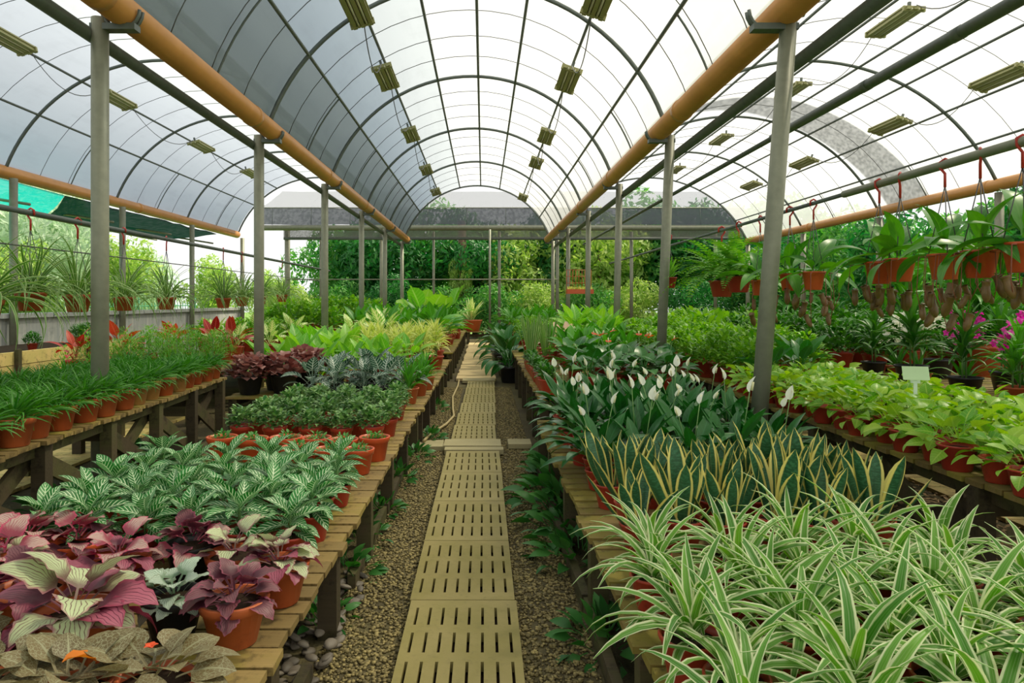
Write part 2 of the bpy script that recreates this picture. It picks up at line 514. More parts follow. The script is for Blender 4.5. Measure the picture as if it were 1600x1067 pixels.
FR = ['frame behind the camera', 'nearest frame', 'second frame', 'third frame', 'fourth frame', 'fifth frame', 'sixth frame', 'rear end frame']
for bn, b in BAYS.items():
    for j in range(1, len(FY)):
        ext = 2.5
        pts = [apt(b, b['ang'][0] + (b['ang'][-1] - b['ang'][0]) * s / 40, FY[j]) for s in range(41)]
        o = ob('roof_arch', mk('roof_arch', *tube(pts, .032, 8)[:2], M['steel_dark']))
        tag(o, f'dark curved steel roof arch of the {bn} bay at the {FR[j]}', 'roof arch', 'curved roof arches')
    for i in range(1, len(b['ang']) - 1):
        g = tube([apt(b, b['ang'][i], y) for y in (1.2, 10, 18, 26.6)], .024, 8)
        o = ob('roof_purlin', mk('roof_purlin', g[0], g[1], M['steel_dark']))
        tag(o, f'long thin roof purlin of the {bn} bay, {ORD[i-1]} from its left gutter', 'purlin', 'roof purlins')

def pipe(name, pts, r, mat, label, cat, n=16, joints=(), group=None):
    t = root(name, pts[0], label=label, cat=cat, group=group)
    p0 = Vector(pts[0])
    ob('tube', mk(name, *tube([Vector(p) - p0 for p in pts], r, n)[:2], M[mat]), t)
    for f in joints:
        p = Vector(pts[0]).lerp(Vector(pts[-1]), f) - p0
        d = (Vector(pts[-1]) - p0).normalized() * .06
        ob('joint_collar', mk('joint_collar', *tube([p - d, p + d], r * 1.07, n)[:2], M[mat]), t)
    return t
pipe('gutter_pipe', [(-2.89, 1.2, 3.92), (-2.89, 26.6, 3.92)], .125, 'gutter', 'orange round gutter pipe left of the middle bay', 'gutter', joints=(.16, .3, .46, .62, .8))
pipe('gutter_pipe', [(2.42, 1.2, 3.92), (2.42, 26.6, 3.92)], .125, 'gutter', 'orange round gutter pipe right of the middle bay', 'gutter', joints=(.13, .29, .47, .63, .8))
pipe('gutter_pipe', [(-9.3, 1.2, 4.1), (-9.3, 26.6, 4.1)], .13, 'gutter', 'pale orange gutter pipe along the far left edge of the roof', 'gutter', joints=(.4, .7))
t = pipe('gutter_pipe', [(9.98, 1.2, 3.85), (9.98, 26.6, 3.85)], .12, 'gutter', 'orange gutter pipe along the far right edge, below the white roof', 'gutter', joints=(.5, .8))
pipe('steel_pipe', [(-3.16, 1.2, 3.74), (-3.16, 26.6, 3.74)], .052, 'steel_dark', 'dark steel pipe running under the left orange gutter', 'pipe')
pipe('steel_pipe', [(2.74, 1.2, 3.68), (2.74, 26.6, 3.68)], .058, 'steel_dark', 'dark steel pipe running right of the right orange gutter, beside posts', 'pipe')
pipe('steel_pipe', [(3.7, 1.2, 3.68), (3.7, 9, 3.68)], .052, 'steel_dark', 'thick dark pipe crossing the right bay overhead, near half', 'pipe', joints=(.55, .72))
pipe('steel_pipe', [(3.7, 9.01, 3.68), (3.7, 26, 3.68)], .034, 'steel_dark', 'thin dark pipe crossing the right bay overhead, far half', 'pipe')

# ---- posts
def post(xb, xt, y, zt, r, label, side):
    t = root('steel_post', (xb, y, 0), label=label, cat='post', group='galvanised posts')
    ob('pole', mk('pole', *tube([(0, 0, 0), (xt - xb, 0, zt)], r, 16)[:2], M['steel']), t)
    ob('base_plate', mk('base_plate', *box(-.12, .12, -.12, .12, 0, .02)[:2], M['steel'], smooth=False), t)
    dx = xt - xb
    if side:
        g = box(dx - .06 if side > 0 else dx - .30, dx + .30 if side > 0 else dx + .06, -.05, .05, zt - .10, zt - .05)
        ob('bracket', mk('bracket', g[0], g[1], M['steel_dark'], smooth=False), t)
        for s in (-.13, .13):
            c = Vector((dx + side * .18, s * .2, zt + .06))
            pts = [c + Vector((math.cos(q / 10 * PI) * .15, 0, -math.sin(q / 10 * PI) * .15)) for q in range(11)]
            ob('gutter_hook', mk('gutter_hook', *tube(pts, .016, 6)[:2], M['steel_dark']), t)
    return t
LN = ['nearest', 'second', 'third', 'fourth', 'fifth', 'rearmost']
for i, y in enumerate(FY[2:]):
    post(-3.07, -3.07, y, 3.86, .068 if i else .066, f'{LN[i]} galvanised post under the left orange gutter', 1)
rxb = [2.16, 2.40, 2.56, 2.62, 2.64, 2.62]; rxt = [2.45, 2.56, 2.64, 2.66, 2.66, 2.64]
for i, y in enumerate(FY[2:]):
    post(rxb[i], rxt[i], y, 3.86, .066, f'{LN[i]} galvanised post under the right orange gutter', -1)
for i, y in enumerate(FY[4:]):
    post(-9.1, -9.1, y, 3.97, .075, f'{["nearest","second","third","rearmost"][i]} post along the low wall at the far left gutter', 0)
for i, y in enumerate(FY[4:]):
    post(10.0, 10.0, y, 3.70, .08, f'{["nearest","second","third","rearmost"][i]} post under the far right orange gutter', 0)
for i, (x, y, zt, r, lab) in enumerate([
        (-7.9, 28.4, 4.45, .11, 'thick grey post of the rear net shelter at its left corner'),
        (-6.6, 28.6, 4.45, .05, 'thin pale post beside the left corner of the rear shelter'),
        (-4.1, 28.3, 4.4, .06, 'rear shelter post seen beside the fifth left post'),
        (-2.0, 28.4, 4.4, .05, 'thin rear shelter post left of the big round leaves'),
        (.26, 27.6, 4.4, .045, 'thin pale rear post right of the walkway end'),
        (.65, 28.4, 4.4, .06, 'grey rear post just right of the thin pale one'),
        (3.0, 28.5, 4.4, .07, 'rear shelter post behind the right gutter end'),
        (6.0, 28.5, 4.4, .07, 'rear shelter post behind the right bay'),
        (9.4, 28.5, 4.4, .07, 'rear shelter post at the far right of the net')]):
    post(x, x, y, zt, r, lab, 0)

# ---- rear shelter: net roof, fascia and beams
wb = root('wall_back', (0, 28, 0), label='grey shade net shelter across the rear of the greenhouse', kind='structure')
def quad(a, b, c, d, n=1): return np.array([a, b, c, d], float), np.array([(0, 1, 2, 3)])
def ngrid(P00, P10, P11, P01, nu, nv, sag=0.0, seed=0):
    rg = np.random.default_rng(seed)
    P = [np.array(p, float) for p in (P00, P10, P11, P01)]
    V = []
    for j in range(nv + 1):
        for i in range(nu + 1):
            u, v = i / nu, j / nv
            p = P[0] * (1 - u) * (1 - v) + P[1] * u * (1 - v) + P[2] * u * v + P[3] * (1 - u) * v
            p[2] -= sag * (4 * v * (1 - v)) * (.6 + .4 * math.cos(u * nu * 1.3)) + rg.uniform(-.02, .02) * (sag > 0)
            V.append(p)
    F = [(j * (nu + 1) + i, j * (nu + 1) + i + 1, (j + 1) * (nu + 1) + i + 1, (j + 1) * (nu + 1) + i) for j in range(nv) for i in range(nu)]
    return np.array(V), np.array(F)
ob('net_fascia', mk('net_fascia', *ngrid((-8.9, 0, 4.62), (10.4, 0, 4.62), (10.4, .1, 5.3), (-8.9, .1, 5.3), 24, 3, .03, 3), M['net_grey']), wb)
ob('net_roof', mk('net_roof', *ngrid((-8.9, .1, 5.32), (10.4, .1, 5.32), (10.4, 3.2, 6.45), (-8.9, 3.2, 6.45), 24, 6, .05, 4), M['net_light']), wb)
ob('net_strip', mk('net_strip', *ngrid((-8.0, .2, 4.13), (10.4, .2, 4.13), (10.4, .2, 4.42), (-8.0, .2, 4.42), 24, 2, .02, 5), M['net_low']), wb)
ob('beam', mk('beam', *tube([(-8.9, -.05, 4.5), (10.4, -.05, 4.5)], .11, 12)[:2], M['steel']), wb)
ob('lower_beam', mk('lower_beam', *tube([(-8.0, .25, 4.1), (10.4, .25, 4.1)], .06, 10)[:2], M['steel_dark']), wb)
ob('top_wire', mk('top_wire', *tube([(-8.9, .08, 5.31), (10.4, .08, 5.31)], .02, 6)[:2], M['steel']), wb)
for i in range(13):
    x = -8.4 + i * 1.55
    ob('net_tie', mk('net_tie', *tube([(x, 0, 4.5), (x, .08, 5.31)], .012, 5)[:2], M['steel_dark']), wb)
ob('guard_rail', mk('guard_rail', *tube([(-7.9, .3, 2.46), (3.0, .3, 2.46)], .025, 6)[:2], M['steel']), wb)

# ---- grey mesh strip laid over the right bay
b = BAYS['right']; V, F = [], []
for q in range(33):
    a = 112 - (112 - 25) * q / 32
    w = .35 + .45 * min(1, q / 14)
    yc = 16.5 + .5 * math.sin(q / 32 * 3)
    for yy in (yc - w, yc + w): V.append(apt(b, a, yy, .075))
for q in range(32): F.append((q * 2, q * 2 + 1, q * 2 + 3, q * 2 + 2))
ob('net_strip_overlay', mk('net_strip_overlay', V, F, M['net_mesh']), ceil)

# ---- green awning outside the left gutter
aw = root('net_awning', (-9.3, 0, 0), label='dark green shade net awning hung outside the left gutter', cat='awning')
ob('net', mk('awning_net', *ngrid((-.15, 15.9, 3.98), (-.15, 25, 3.98), (-2.3, 24.6, 3.78), (-2.3, 18.6, 3.82), 18, 6, .12, 6), M['net_green']), aw)
ob('teal_net', mk('teal_net', *ngrid((-.15, 6, 4.05), (-.15, 15.9, 3.98), (-2.3, 18.6, 3.82), (-2.3, 6, 3.95), 14, 6, .05, 7), M['net_teal']), aw)
for i in range(4):
    y = 14.6 + i * 3.3
    ob('strut', mk('awning_strut', *tube([(-.1, y, 3.6), (-1.6, y + .3, 3.85)], .03, 6)[:2], M['steel']), aw)
ob('edge_pipe', mk('edge_pipe', *tube([(-2.3, 6, 3.86), (-2.3, 25, 3.76)], .03, 6)[:2], M['steel']), aw)

# ---- low wall on the left with cap, and fence beyond
wl = root('wall_left', (-9.35, 0, 0), label='low stained concrete wall along the left side', kind='structure')
ob('wall_body', mk('wall_body', *box(-.12, .12, 3, 27, 0, 1.26)[:2], M['concrete'], smooth=False), wl)
for i in range(12):
    ob('cap_slab', mk('cap_slab', *box(-.2, .2, 3.02 + i * 2, 4.98 + i * 2, 1.26, 1.35)[:2], M['slab_cap'] if 'slab_cap' in M else M['concrete'], smooth=False), wl)
fn = root('railing_fence', (-13.5, 6, -.21), label='green metal railing fence beyond the low left wall', cat='fence')
gv = mk('fence_bar', *tube([(0, 0, .1), (0, 0, 1.75)], .018, 5)[:2], M['fence'])
for i in range(100): ob('fence_bar', gv, fn, T(0, i * .27, 0))
for z in (.25, 1.6): ob('fence_rail', mk('fence_rail', *tube([(0, -.2, z), (0, 27.2, z)], .025, 6)[:2], M['fence']), fn)
gp = mk('fence_post', *tube([(0, 0, 0), (0, 0, 1.95)], .04, 8)[:2], M['fence'])
for i in range(11): ob('fence_post', gp, fn, T(0, i * 2.7, 0))

# ================================================================== CEILING LIGHTS AND CABLES
bg_ = box(-.028, .028, -.6, .6, 0, .05)
bat_rail = mk('batten_rail', bg_[0], bg_[1], M['batten'], smooth=False)
bat_base = mk('batten_base', *box(-.16, .16, -.52, .52, .05, .075)[:2], M['batten'], smooth=False)
bat_tube = mk('lamp_tube', *tube([(0, -.58, 0), (0, .58, 0)], .016, 8)[:2], M['lamp_tube'])
bat_end = mk('end_cap', *box(-.17, .17, -.02, .02, -.01, .07)[:2], M['batten'], smooth=False)
bat_clip = mk('hanger_clip', *box(-.02, .02, -.02, .02, .07, .16)[:2], M['steel_dark'], smooth=False)
def batten(bn, ai, ys, what):
    b = BAYS[bn]; prev = None
    for i, y in enumerate(ys):
        x, _, z = apt(b, ai, y, -.2)
        t = root('batten_light', (x, y, z), label=f'backlit olive twin-tube batten light under the {bn} bay roof, {what}, {ORD[i]} from the camera', cat='light', group='batten lights under the roof')
        tilt = math.radians(90 - ai) * .5
        for k in (-.11, 0, .11): ob('rail', bat_rail, t, RY(tilt) @ T(k, 0, 0))
        ob('base', bat_base, t, RY(tilt))
        for k in (-.055, .055): ob('lamp_tube', bat_tube, t, RY(tilt) @ T(k, 0, .012))
        for s in (-.53, .53): ob('end_cap', bat_end, t, RY(tilt) @ T(0, s, 0))
        for s in (-.4, .4): ob('hanger_clip', bat_clip, t, RY(tilt) @ T(0, s, .03))
        if prev:
            p, q = Vector(prev), Vector((x, y - .6, z + .06))
            pts = [p.lerp(q, s / 12) - Vector((0, 0, 1.2 * .3 * 4 * (s / 12) * (1 - s / 12))) for s in range(13)]
            o = ob('light_cable', mk('light_cable', *tube(pts, .008, 4)[:2], M['wire']))
            tag(o, f'thin sagging cable of the {bn} bay lights, {what}, {ORD[i-1]} from camera', 'cable', 'sagging light cables')
        prev = (x, y + .6, z + .06)
batten('middle', 122, [9.05, 11.9, 16.0, 20.3, 24.4], 'left row')
batten('middle', 53, [8.4, 11.6, 15.6, 18.6, 24.8], 'right row')
batten('left', 117, [11.2, 14.6, 19.0, 23.0], 'single row')
batten('right', 85, [8.0, 11.3, 15.0, 19.5, 24.0], 'upper row')
batten('right', 53, [8.6, 11.7, 14.9, 18.9, 22.6], 'lower row')
# ================================================================== BENCHES
def bench(x0, x1, ya, yb, z, label, rz=0.0, pw=.118, gap=.014, brace=False, leg_dy=1.15, skip=()):
    w, L = x1 - x0, yb - ya
    t = root('plant_bench', ((x0 + x1) / 2, ya, 0), rz, label=label, cat='bench', group='slatted timber plant benches')
    pms = []
    for q in range(4):
        e0, e1 = R.uniform(-.02, .02), R.uniform(-.02, .02)
        g = box(-w / 2 + e0, w / 2 + e1, -pw / 2, pw / 2, -.028, 0)
        V = g[0].copy(); V[:, 2] += np.array([R.uniform(-.003, .003) for _ in range(8)])
        pms.append(mk('plank', V, g[1], M['plank'], smooth=False))
    n = int(L / (pw + gap))
    for i in range(n):
        yy = (i + .5) * L / n
        ob('plank', R.choice(pms), t, T(R.uniform(-.012, .012), yy, z + R.uniform(-.003, .003)) @ RZ(R.uniform(-.008, .008)))
    for x in (-w / 2 + .10, 0, w / 2 - .10):
        ob('rail', mk('bench_rail', *bar((x, .03, z - .07), (x, L - .03, z - .07), .05, .08)[:2], M['timber'], smooth=False), t)
    nl = max(2, int(round(L / leg_dy)) + 1)
    lm = mk('bench_leg', *box(-.045, .045, -.045, .045, 0, z - .03)[:2], M['timber'], smooth=False)
    for i in range(nl):
        yy = .12 + (L - .24) * i / (nl - 1)
        for x in (-w / 2 + .055, w / 2 - .055):
            ob('leg', lm, t, T(x, yy, 0))
        ob('crossbar', mk('crossbar', *bar((-w / 2 + .05, yy + .06, z - .16), (w / 2 - .05, yy + .06, z - .16), .035, .08)[:2], M['timber'], smooth=False), t)
        if brace and i < nl - 1:
            y2 = .12 + (L - .24) * (i + 1) / (nl - 1)
            for x in ((w / 2 - .1,) if brace > 0 else (-w / 2 + .1,)):
                ob('brace', mk('brace', *bar((x, yy, z - .12), (x, y2, .12), .03, .12)[:2], M['timber'], smooth=False), t)
                if i % 2: ob('brace', mk('brace', *bar((x - .04, yy, .12), (x - .04, y2, z - .12), .03, .12)[:2], M['timber'], smooth=False), t)
    return t
ZA = .42
bench(-2.12, -.68, 1.2, 7.55, ZA, 'low mossy slatted bench left of the walkway, nearest, carrying begonias')
bench(-2.10, -.66, 7.65, 14.2, ZA, 'low slatted bench left of the walkway, behind the small red pots')
bench(-2.9, -.62, 14.3, 25.0, .55, 'far slatted bench left of the walkway under tall foliage')
bench(.52, 2.02, 1.2, 6.95, ZA, 'low mossy slatted bench right of the walkway under spider plants and peace lilies')
bench(.57, 2.25, 7.1, 14.0, .62, 'slatted bench right of the walkway carrying red anthuriums')
bench(.60, 2.3, 14.1, 25.0, .62, 'far slatted bench right of the walkway under dense foliage')
bB = bench(-3.95, -2.70, 2.6, 8.3, .70, 'taller slatted bench on the left with a row of clay pots', rz=math.radians(3.2), brace=1, leg_dy=1.0)
bench(-5.6, -3.7, 8.9, 15.5, .62, 'mid-left slatted bench of mixed shrubs behind the clay pot row')
bench(-3.15, -2.2, 8.6, 10.4, .42, 'small slatted bench below the bronze leaf mound')
bench(2.50, 3.75, 2.6, 7.3, .68, 'tall slatted bench on the right carrying lime pothos pots', leg_dy=1.0, brace=-1)
bench(2.80, 3.95, 7.5, 14.5, .60, 'slatted bench on the right with a row of bushy red pots')
bench(4.3, 5.9, 4.6, 13.0, .70, 'slatted bench on the far right under orchids and black pots')
bench(-.62, .55, 26.2, 27.0, .45, 'small bench closing the walkway under the big striped plant', leg_dy=.7)
bench(6.2, 8.6, 8.5, 19, .6, 'rearmost right bench buried in dark foliage')
bench(-5.5, -3.5, 16.2, 25.0, .6, 'far left slatted bench beyond the second left post')

# timber raised bed near the left wall
bed = root('raised_bed', (-6.6, 8.0, 0), label='yellow timber raised bed near the low left wall', cat='raised bed')
for q in range(3):
    ob('board', mk('bed_board', *box(-.03, .03, 0, 5.6, .32 + q * .19, .32 + q * .19 + .18)[:2], M['timber_yellow'], smooth=False), bed)
    ob('board', mk('bed_board', *box(-2.0, 0, -.03, .03, .32 + q * .19, .32 + q * .19 + .18)[:2], M['timber_yellow'], smooth=False), bed)
for yy in (.1, 1.9, 3.7, 5.5):
    ob('stake', mk('bed_stake', *box(.03, .09, yy - .04, yy + .04, 0, .92)[:2], M['timber'], smooth=False), bed)
ob('bed_soil', mk('bed_soil', *box(-1.95, -.04, .04, 5.55, .2, .8)[:2], M['soil'], smooth=False), bed)

# planks of a second walkway seen under the tall left bench
wk = root('floor_side_walkway', (-4.2, 2.5, 0), label='pale board walkway behind the clay pot bench', kind='structure')
bm = mk('board', *box(-.45, .45, -.14, .14, 0, .03)[:2], M['timber_yellow'], smooth=False)
for i in range(24): ob('board', bm, wk, T(R.uniform(-.02, .02) - .012 * i, i * .3, .004))
wk = root('floor_side_walkway', (4.0, 2.5, 0), label='pale board walkway behind the pothos bench', kind='structure')
for i in range(24): ob('board', bm, wk, T(R.uniform(-.02, .02), i * .3, .004) @ Matrix.Diagonal((.55, 1, 1, 1)))

# dry litter on the ground right of the right bench
rg = np.random.default_rng(11); n = 5200
ce = np.stack([rg.uniform(2.0, 4.4, n), rg.uniform(2.4, 8.2, n), rg.uniform(.004, .03, n)], 1)
a = rg.uniform(0, 2 * PI, n); l = rg.uniform(.02, .06, n); w = rg.uniform(.004, .014, n)
d = np.stack([np.cos(a), np.sin(a), rg.uniform(-.25, .25, n)], 1) * l[:, None]; s = np.stack([-np.sin(a), np.cos(a), rg.uniform(-.3, .3, n)], 1) * w[:, None]
V = np.stack([ce - d, ce + s, ce + d, ce - s], 1).reshape(-1, 3); F = np.arange(n * 4).reshape(-1, 4)
V[:, 2] = np.maximum(V[:, 2], .003)
tag(ob('leaf_litter', mk('leaf_litter', V, F, M['litter'], smooth=False)), 'dry brown leaf litter on the ground below the pothos bench', 'leaf litter', kind='stuff')

# hose on the gravel
pts = [(-.50, 16, .03), (-.47, 13, .03), (-.50, 11.5, .03), (-.44, 10.2, .03), (-.40, 9.6, .03), (-.47, 8.9, .04), (-.58, 8.2, .07), (-.66, 7.6, .075)]
pp = []
for i in range(len(pts) - 1):
    for s in range(6):
        f = s / 6; pp.append(Vector(pts[i]).lerp(Vector(pts[i + 1]), f * f * (3 - 2 * f) * .5 + f * .5))
tag(ob('garden_hose', mk('garden_hose', *tube(pp, .016, 8)[:2], M['hose'])), 'tan hose snaking along the gravel left of the walkway', 'hose')

# river stones at the foot of the left bench
sv = []
for q in range(5):
    g = lathe([(0, -.5), (.35, -.46), (.75, -.3), (.98, 0), (.8, .3), (.4, .46), (0, .5)], 10)
    V = g[0].copy(); rr = np.random.default_rng(q)
    V *= 1 + .12 * np.sin(V[:, [1, 2, 0]] * rr.uniform(2, 4) + rr.uniform(0, 6))
    sv.append(mk('river_stone', V * np.array([1, .72, .62]), g[1], M['stone']))
SPOT = [('under the bench edge', -.98, -.86), ('along the middle of the pile', -.86, -.76), ('beside the gravel', -.76, -.66)]
for i in range(96):
    sp = SPOT[i % 3]
    yy = 2.75 + 1.35 * R.random(); top = R.random() < .35
    s = R.uniform(.028, .052)
    o = ob('river_stone', R.choice(sv))
    o.location = (R.uniform(sp[1], sp[2]), yy, s * .28 + (.035 if top else 0))
    o.rotation_euler = (R.uniform(-.5, .5), R.uniform(-.4, .4), R.uniform(0, 6)); o.scale = (s, s * R.uniform(.8, 1), s * R.uniform(.7, 1))
    dist = ['near part', 'middle part', 'far part'][min(2, int((yy - 2.75) / .45))]
    tag(o, f'{"small" if s < .036 else "medium" if s < .044 else "large"} rounded river stone {sp[0]}, {dist} of pile{", on top" if top else ""}', 'stone', 'river stones at the foot of the near left bench')
# ================================================================== PLANT KIT
def leaf_geo(L, W, prof, a0, a1, fold=.2, nv=6, nu=2, pet=0.0, petw=.008, ruf=0.0, curl=0.0, side=0.0):
    """leaf blade along +Y: elevation angle runs from a0 to a1 degrees; optional petiole of length pet"""
    rows = []          # (s position, half width, uv v)
    if pet > 0:
        rows += [(0, petw, 0.0), (pet * .5, petw, 0.0), (pet, petw, 0.0)]
    for i in range(nv + 1):
        v = i / nv
        if pet > 0 and i == 0: continue
        rows.append((pet + v * L, max(.0012, prof(v) * W / 2), v))
    tot = pet + L
    cols = nu + 1
    V, UV, F = [], [], []
    y = z = 0.0; s0 = 0.0
    for k, (s, hw, v) in enumerate(rows):
        a = math.radians(a0 + (a1 - a0) * ((s + s0) / 2 / tot) ** 1.25)
        y += math.cos(a) * (s - s0); z += math.sin(a) * (s - s0); s0 = s
        a = math.radians(a0 + (a1 - a0) * (s / tot) ** 1.25)
        nyy, nzz = -math.sin(a), math.cos(a)
        for c in range(cols):
            u = c / nu * 2 - 1
            lift = fold * abs(u) * hw + (ruf * hw * math.sin(v * 19 + u * 2.2) * abs(u) if hw > petw * 1.5 else 0)
            V.append((u * hw + side * (s / tot) ** 2, y + nyy * lift, z + nzz * lift)); UV.append((c / nu, v))
    for k in range(len(rows) - 1):
        for c in range(nu):
            F.append((k * cols + c, k * cols + c + 1, (k + 1) * cols + c + 1, (k + 1) * cols + c))
    return np.array(V), np.array(F), np.array(UV)

p_strap = lambda v: min(1, .55 + v * 2.2) * (1 - v ** 2.6)
p_lance = lambda v: (math.sin(PI * min(1, v * .97 + .03) ** .8)) ** .9
p_ovate = lambda v: (math.sin(PI * (min(1, v * .98 + .02)) ** .62)) ** .8
p_heart = lambda v: (math.sin(PI * (min(1, v * .97 + .03)) ** .48)) ** .75
p_round = lambda v: math.sqrt(max(0, 1 - (2 * v - 1) ** 2)) * .98 + .02
p_sans = lambda v: (.62 + .5 * v) * (1 if v < .55 else math.cos((v - .55) / .45 * PI / 2) ** .75)
def p_begonia(v): return ((math.sin(PI * (min(1, v * .97 + .03)) ** .5)) ** .75) * (1 + .10 * math.sin(v * 26))

def leafset(name, mat, L, W, prof, elevs, **kw):
    return [mk(name, *leaf_geo(L, W, prof, a0, a1, **kw)[:2], mat, leaf_geo(L, W, prof, a0, a1, **kw)[2]) for a0, a1 in elevs]
def geoset(L, W, prof, elevs, **kw):
    return [leaf_geo(L, W, prof, a0, a1, **kw) for a0, a1 in elevs]

def rosette(ls, n, rnd, r=.015, z=0.0, h=0.0, smin=.7, jit=.35, tilt=.12, part='leaf', cx=0.0, cy=0.0):
    """list of (part, mesh-or-geo, matrix), first leaves upright in the middle, last ones spreading outside"""
    out = []; a = rnd.uniform(0, 6)
    for i in range(n):
        t = i / max(1, n - 1)
        m = ls[min(len(ls) - 1, int((t * .999 + rnd.uniform(-.12, .12)) * len(ls)) if len(ls) > 1 else 0)] if t > 0 else ls[0]
        a += 2.39996 + rnd.uniform(-jit, jit)
        s = (smin + (1 - smin) * math.sin(PI * (.25 + .55 * t))) * rnd.uniform(.85, 1.12)
        rr = r * (.3 + t)
        out.append((part, m, T(cx + rr * -math.sin(a), cy + rr * math.cos(a), z + h * (1 - t)) @ RZ(a) @ RY(rnd.uniform(-tilt, tilt) * 2) @ RX(rnd.uniform(-tilt, tilt)) @ SCL(s)))
    return out

def fuse(name, parts, mat):
    """join geos of a parts list into a single mesh"""
    return mk(name, *join([xf(g, Mx) for _, g, Mx in parts])[:2], mat, join([xf(g, Mx) for _, g, Mx in parts])[2])

POTS = {}
def pot_parts(rt, h, mat, style='lip', taper=.72):
    key = (rt, h, mat, style)
    if key not in POTS:
        rb = rt * taper
        if style == 'lip':
            pr = [(0, 0), (rb * .9, 0), (rb, .006), (rt * .93, h * .78), (rt * 1.0, h * .79), (rt * 1.06, h * .99), (rt * 1.05, h), (rt * .95, h), (rt * .92, h * .86), (rt * .9, h * .8)]
        elif style == 'bowl':
            pr = [(0, 0), (rb * .8, 0), (rt * .8, h * .4), (rt * .97, h * .85), (rt * 1.04, h * .9), (rt * 1.04, h), (rt * .94, h), (rt * .9, h * .8)]
        else:
            pr = [(0, 0), (rb * .95, 0), (rb, .005), (rt * .98, h * .9), (rt * 1.05, h * .92), (rt * 1.05, h), (rt * .97, h), (rt * .93, h * .8)]
        po = mk('pot', *lathe(pr, 20)[:2], M[mat])
        so = mk('soil', *lathe([(0, h * .84), (rt * .5, h * .845), (rt * .93, h * .83)], 14)[:2], M['soil'])
        POTS[key] = (po, so)
    po, so = POTS[key]
    return [('pot', po, Matrix.Identity(4)), ('soil', so, Matrix.Identity(4), 'sub')]

def spawn(name, parts, loc, rz, sc, label, cat='plant', group=None):
    t = root(name, loc, rz, sc, label, cat, group)
    for p in parts:
        if len(p) > 3 and p[3] == 'sub':      # piece of the part before it
            ob(p[0], p[1], last, lastM.inverted() @ p[2]); continue
        o = ob(p[0], p[1], t, p[2])
        last, lastM = o, p[2]
        if len(p) > 3: o['kind'] = p[3]
    return t

# ------------------------------------------------------------------ leaf materials
def mat_margin(name, ctr, ctr2, edge, lo, hi, band=0.0, tr=.3, rough=.4, streak=0.0):
    k = NT(name); u, v, a = k.uv()
    c = k.mix(k.orand(), ctr, ctr2)
    if band:
        nz = k.noise(1.0, 3, vec=k.mapped((3, 34, 1), 'UV'))
        c = k.mix(k.math('MULTIPLY', k.ramp(nz, .45, .6), band), c, tuple(min(1, x * 2.4 + .015) for x in ctr))
    if streak:
        nz = k.noise(1.0, 2, vec=k.mapped((16, .6, 1), 'UV'))
        c = k.mix(k.ramp(nz, .5, .7, 0, streak), c, edge)
    f = k.ramp(k.math('ADD', a, k.math('MULTIPLY', k.math('SUBTRACT', k.noise(9, 2, 'UV'), .5), .18)), lo, hi)
    return k.leaf(k.mix(f, c, edge), rough, tr)
def mat_veined(name, base, vein, nveins=8, slope=1.6, wid=.28, mid=.12, var=.25, edge=None, rough=.4, tr=.25, spread=1.0):
    k = NT(name); u, v, a = k.uv()
    fr = k.math('FRACT', k.math('SUBTRACT', k.math('MULTIPLY', v, float(nveins)), k.math('MULTIPLY', a, slope)))
    f = k.ramp(k.math('ABSOLUTE', k.math('SUBTRACT', fr, .5)), wid * .35, wid, 1, 0)
    f = k.math('MULTIPLY', f, k.ramp(a, .75, 1.0, spread, .15))
    f = k.math('MAXIMUM', f, k.ramp(a, mid * .5, mid, 1, 0))
    b2 = k.mix(k.orand(), base, tuple(min(1, x * (1 + var * 2) + .01) for x in base))
    c = k.mix(f, b2, vein)
    if edge: c = k.mix(k.ramp(a, .82, .98), c, edge)
    return k.leaf(c, rough, tr)
def mat_begonia(name, silver, vein, edge, ctr=.35):
    k = NT(name); u, v, a = k.uv()
    du = k.math('MULTIPLY', k.math('SUBTRACT', u, .5), 1.0)
    ang = k.math('ARCTAN2', du, k.math('ADD', v, .02))
    rad = k.math('ABSOLUTE', k.math('SINE', k.math('MULTIPLY', ang, 15.0)))
    nz = k.noise(7, 3, 'UV')
    f = k.ramp(k.math('ADD', rad, k.math('MULTIPLY', k.math('SUBTRACT', nz, .5), .5)), .02, .5, 1, 0)
    ce = k.ramp(k.math('ADD', v, k.math('MULTIPLY', nz, .2)), ctr * .6, ctr + .15, .85, 0)
    f = k.math('MAXIMUM', f, ce)
    c = k.mix(f, k.mix(k.orand(), silver, tuple(x * .8 for x in silver)), vein)
    e = k.math('MAXIMUM', k.ramp(k.math('ADD', a, k.math('MULTIPLY', k.math('SUBTRACT', nz, .5), .3)), .72, .95), k.ramp(v, .86, .98))
    c = k.mix(k.math('MULTIPLY', e, .8), c, edge)
    return k.leaf(c, .45, .2)

LM = {}
LM['spider'] = mat_margin('white_edged_leaf', (.06, .22, .02), (.17, .38, .045), (.72, .77, .46), .58, .76, 0, .3, .4, .35)
LM['spider_h'] = mat_margin('pale_edged_leaf', (.05, .17, .022), (.12, .28, .045), (.44, .54, .24), .55, .8, 0, .35, .42, .3)
LM['sans'] = mat_margin('yellow_edged_leaf', (.022, .085, .035), (.035, .11, .045), (.78, .68, .20), .66, .78, .55, .1, .35)
LM['lily'] = m_leaf('dark_glossy_leaf', (.009, .08, .011), (.032, .15, .024), .3, .15, 'o', (.04, .18, .045), .4)
LM['spathe'] = m_leaf('white_spathe', (.82, .86, .68), (.92, .92, .84), .5, .35, 'o')
LM['spadix'] = m_plain('cream_spadix', (.75, .72, .42), .6, .3, 0, .1, 30)
LM['aphel'] = mat_veined('white_veined_leaf', (.022, .14, .025), (.62, .76, .48), 7, 1.7, .18, .09, .3)
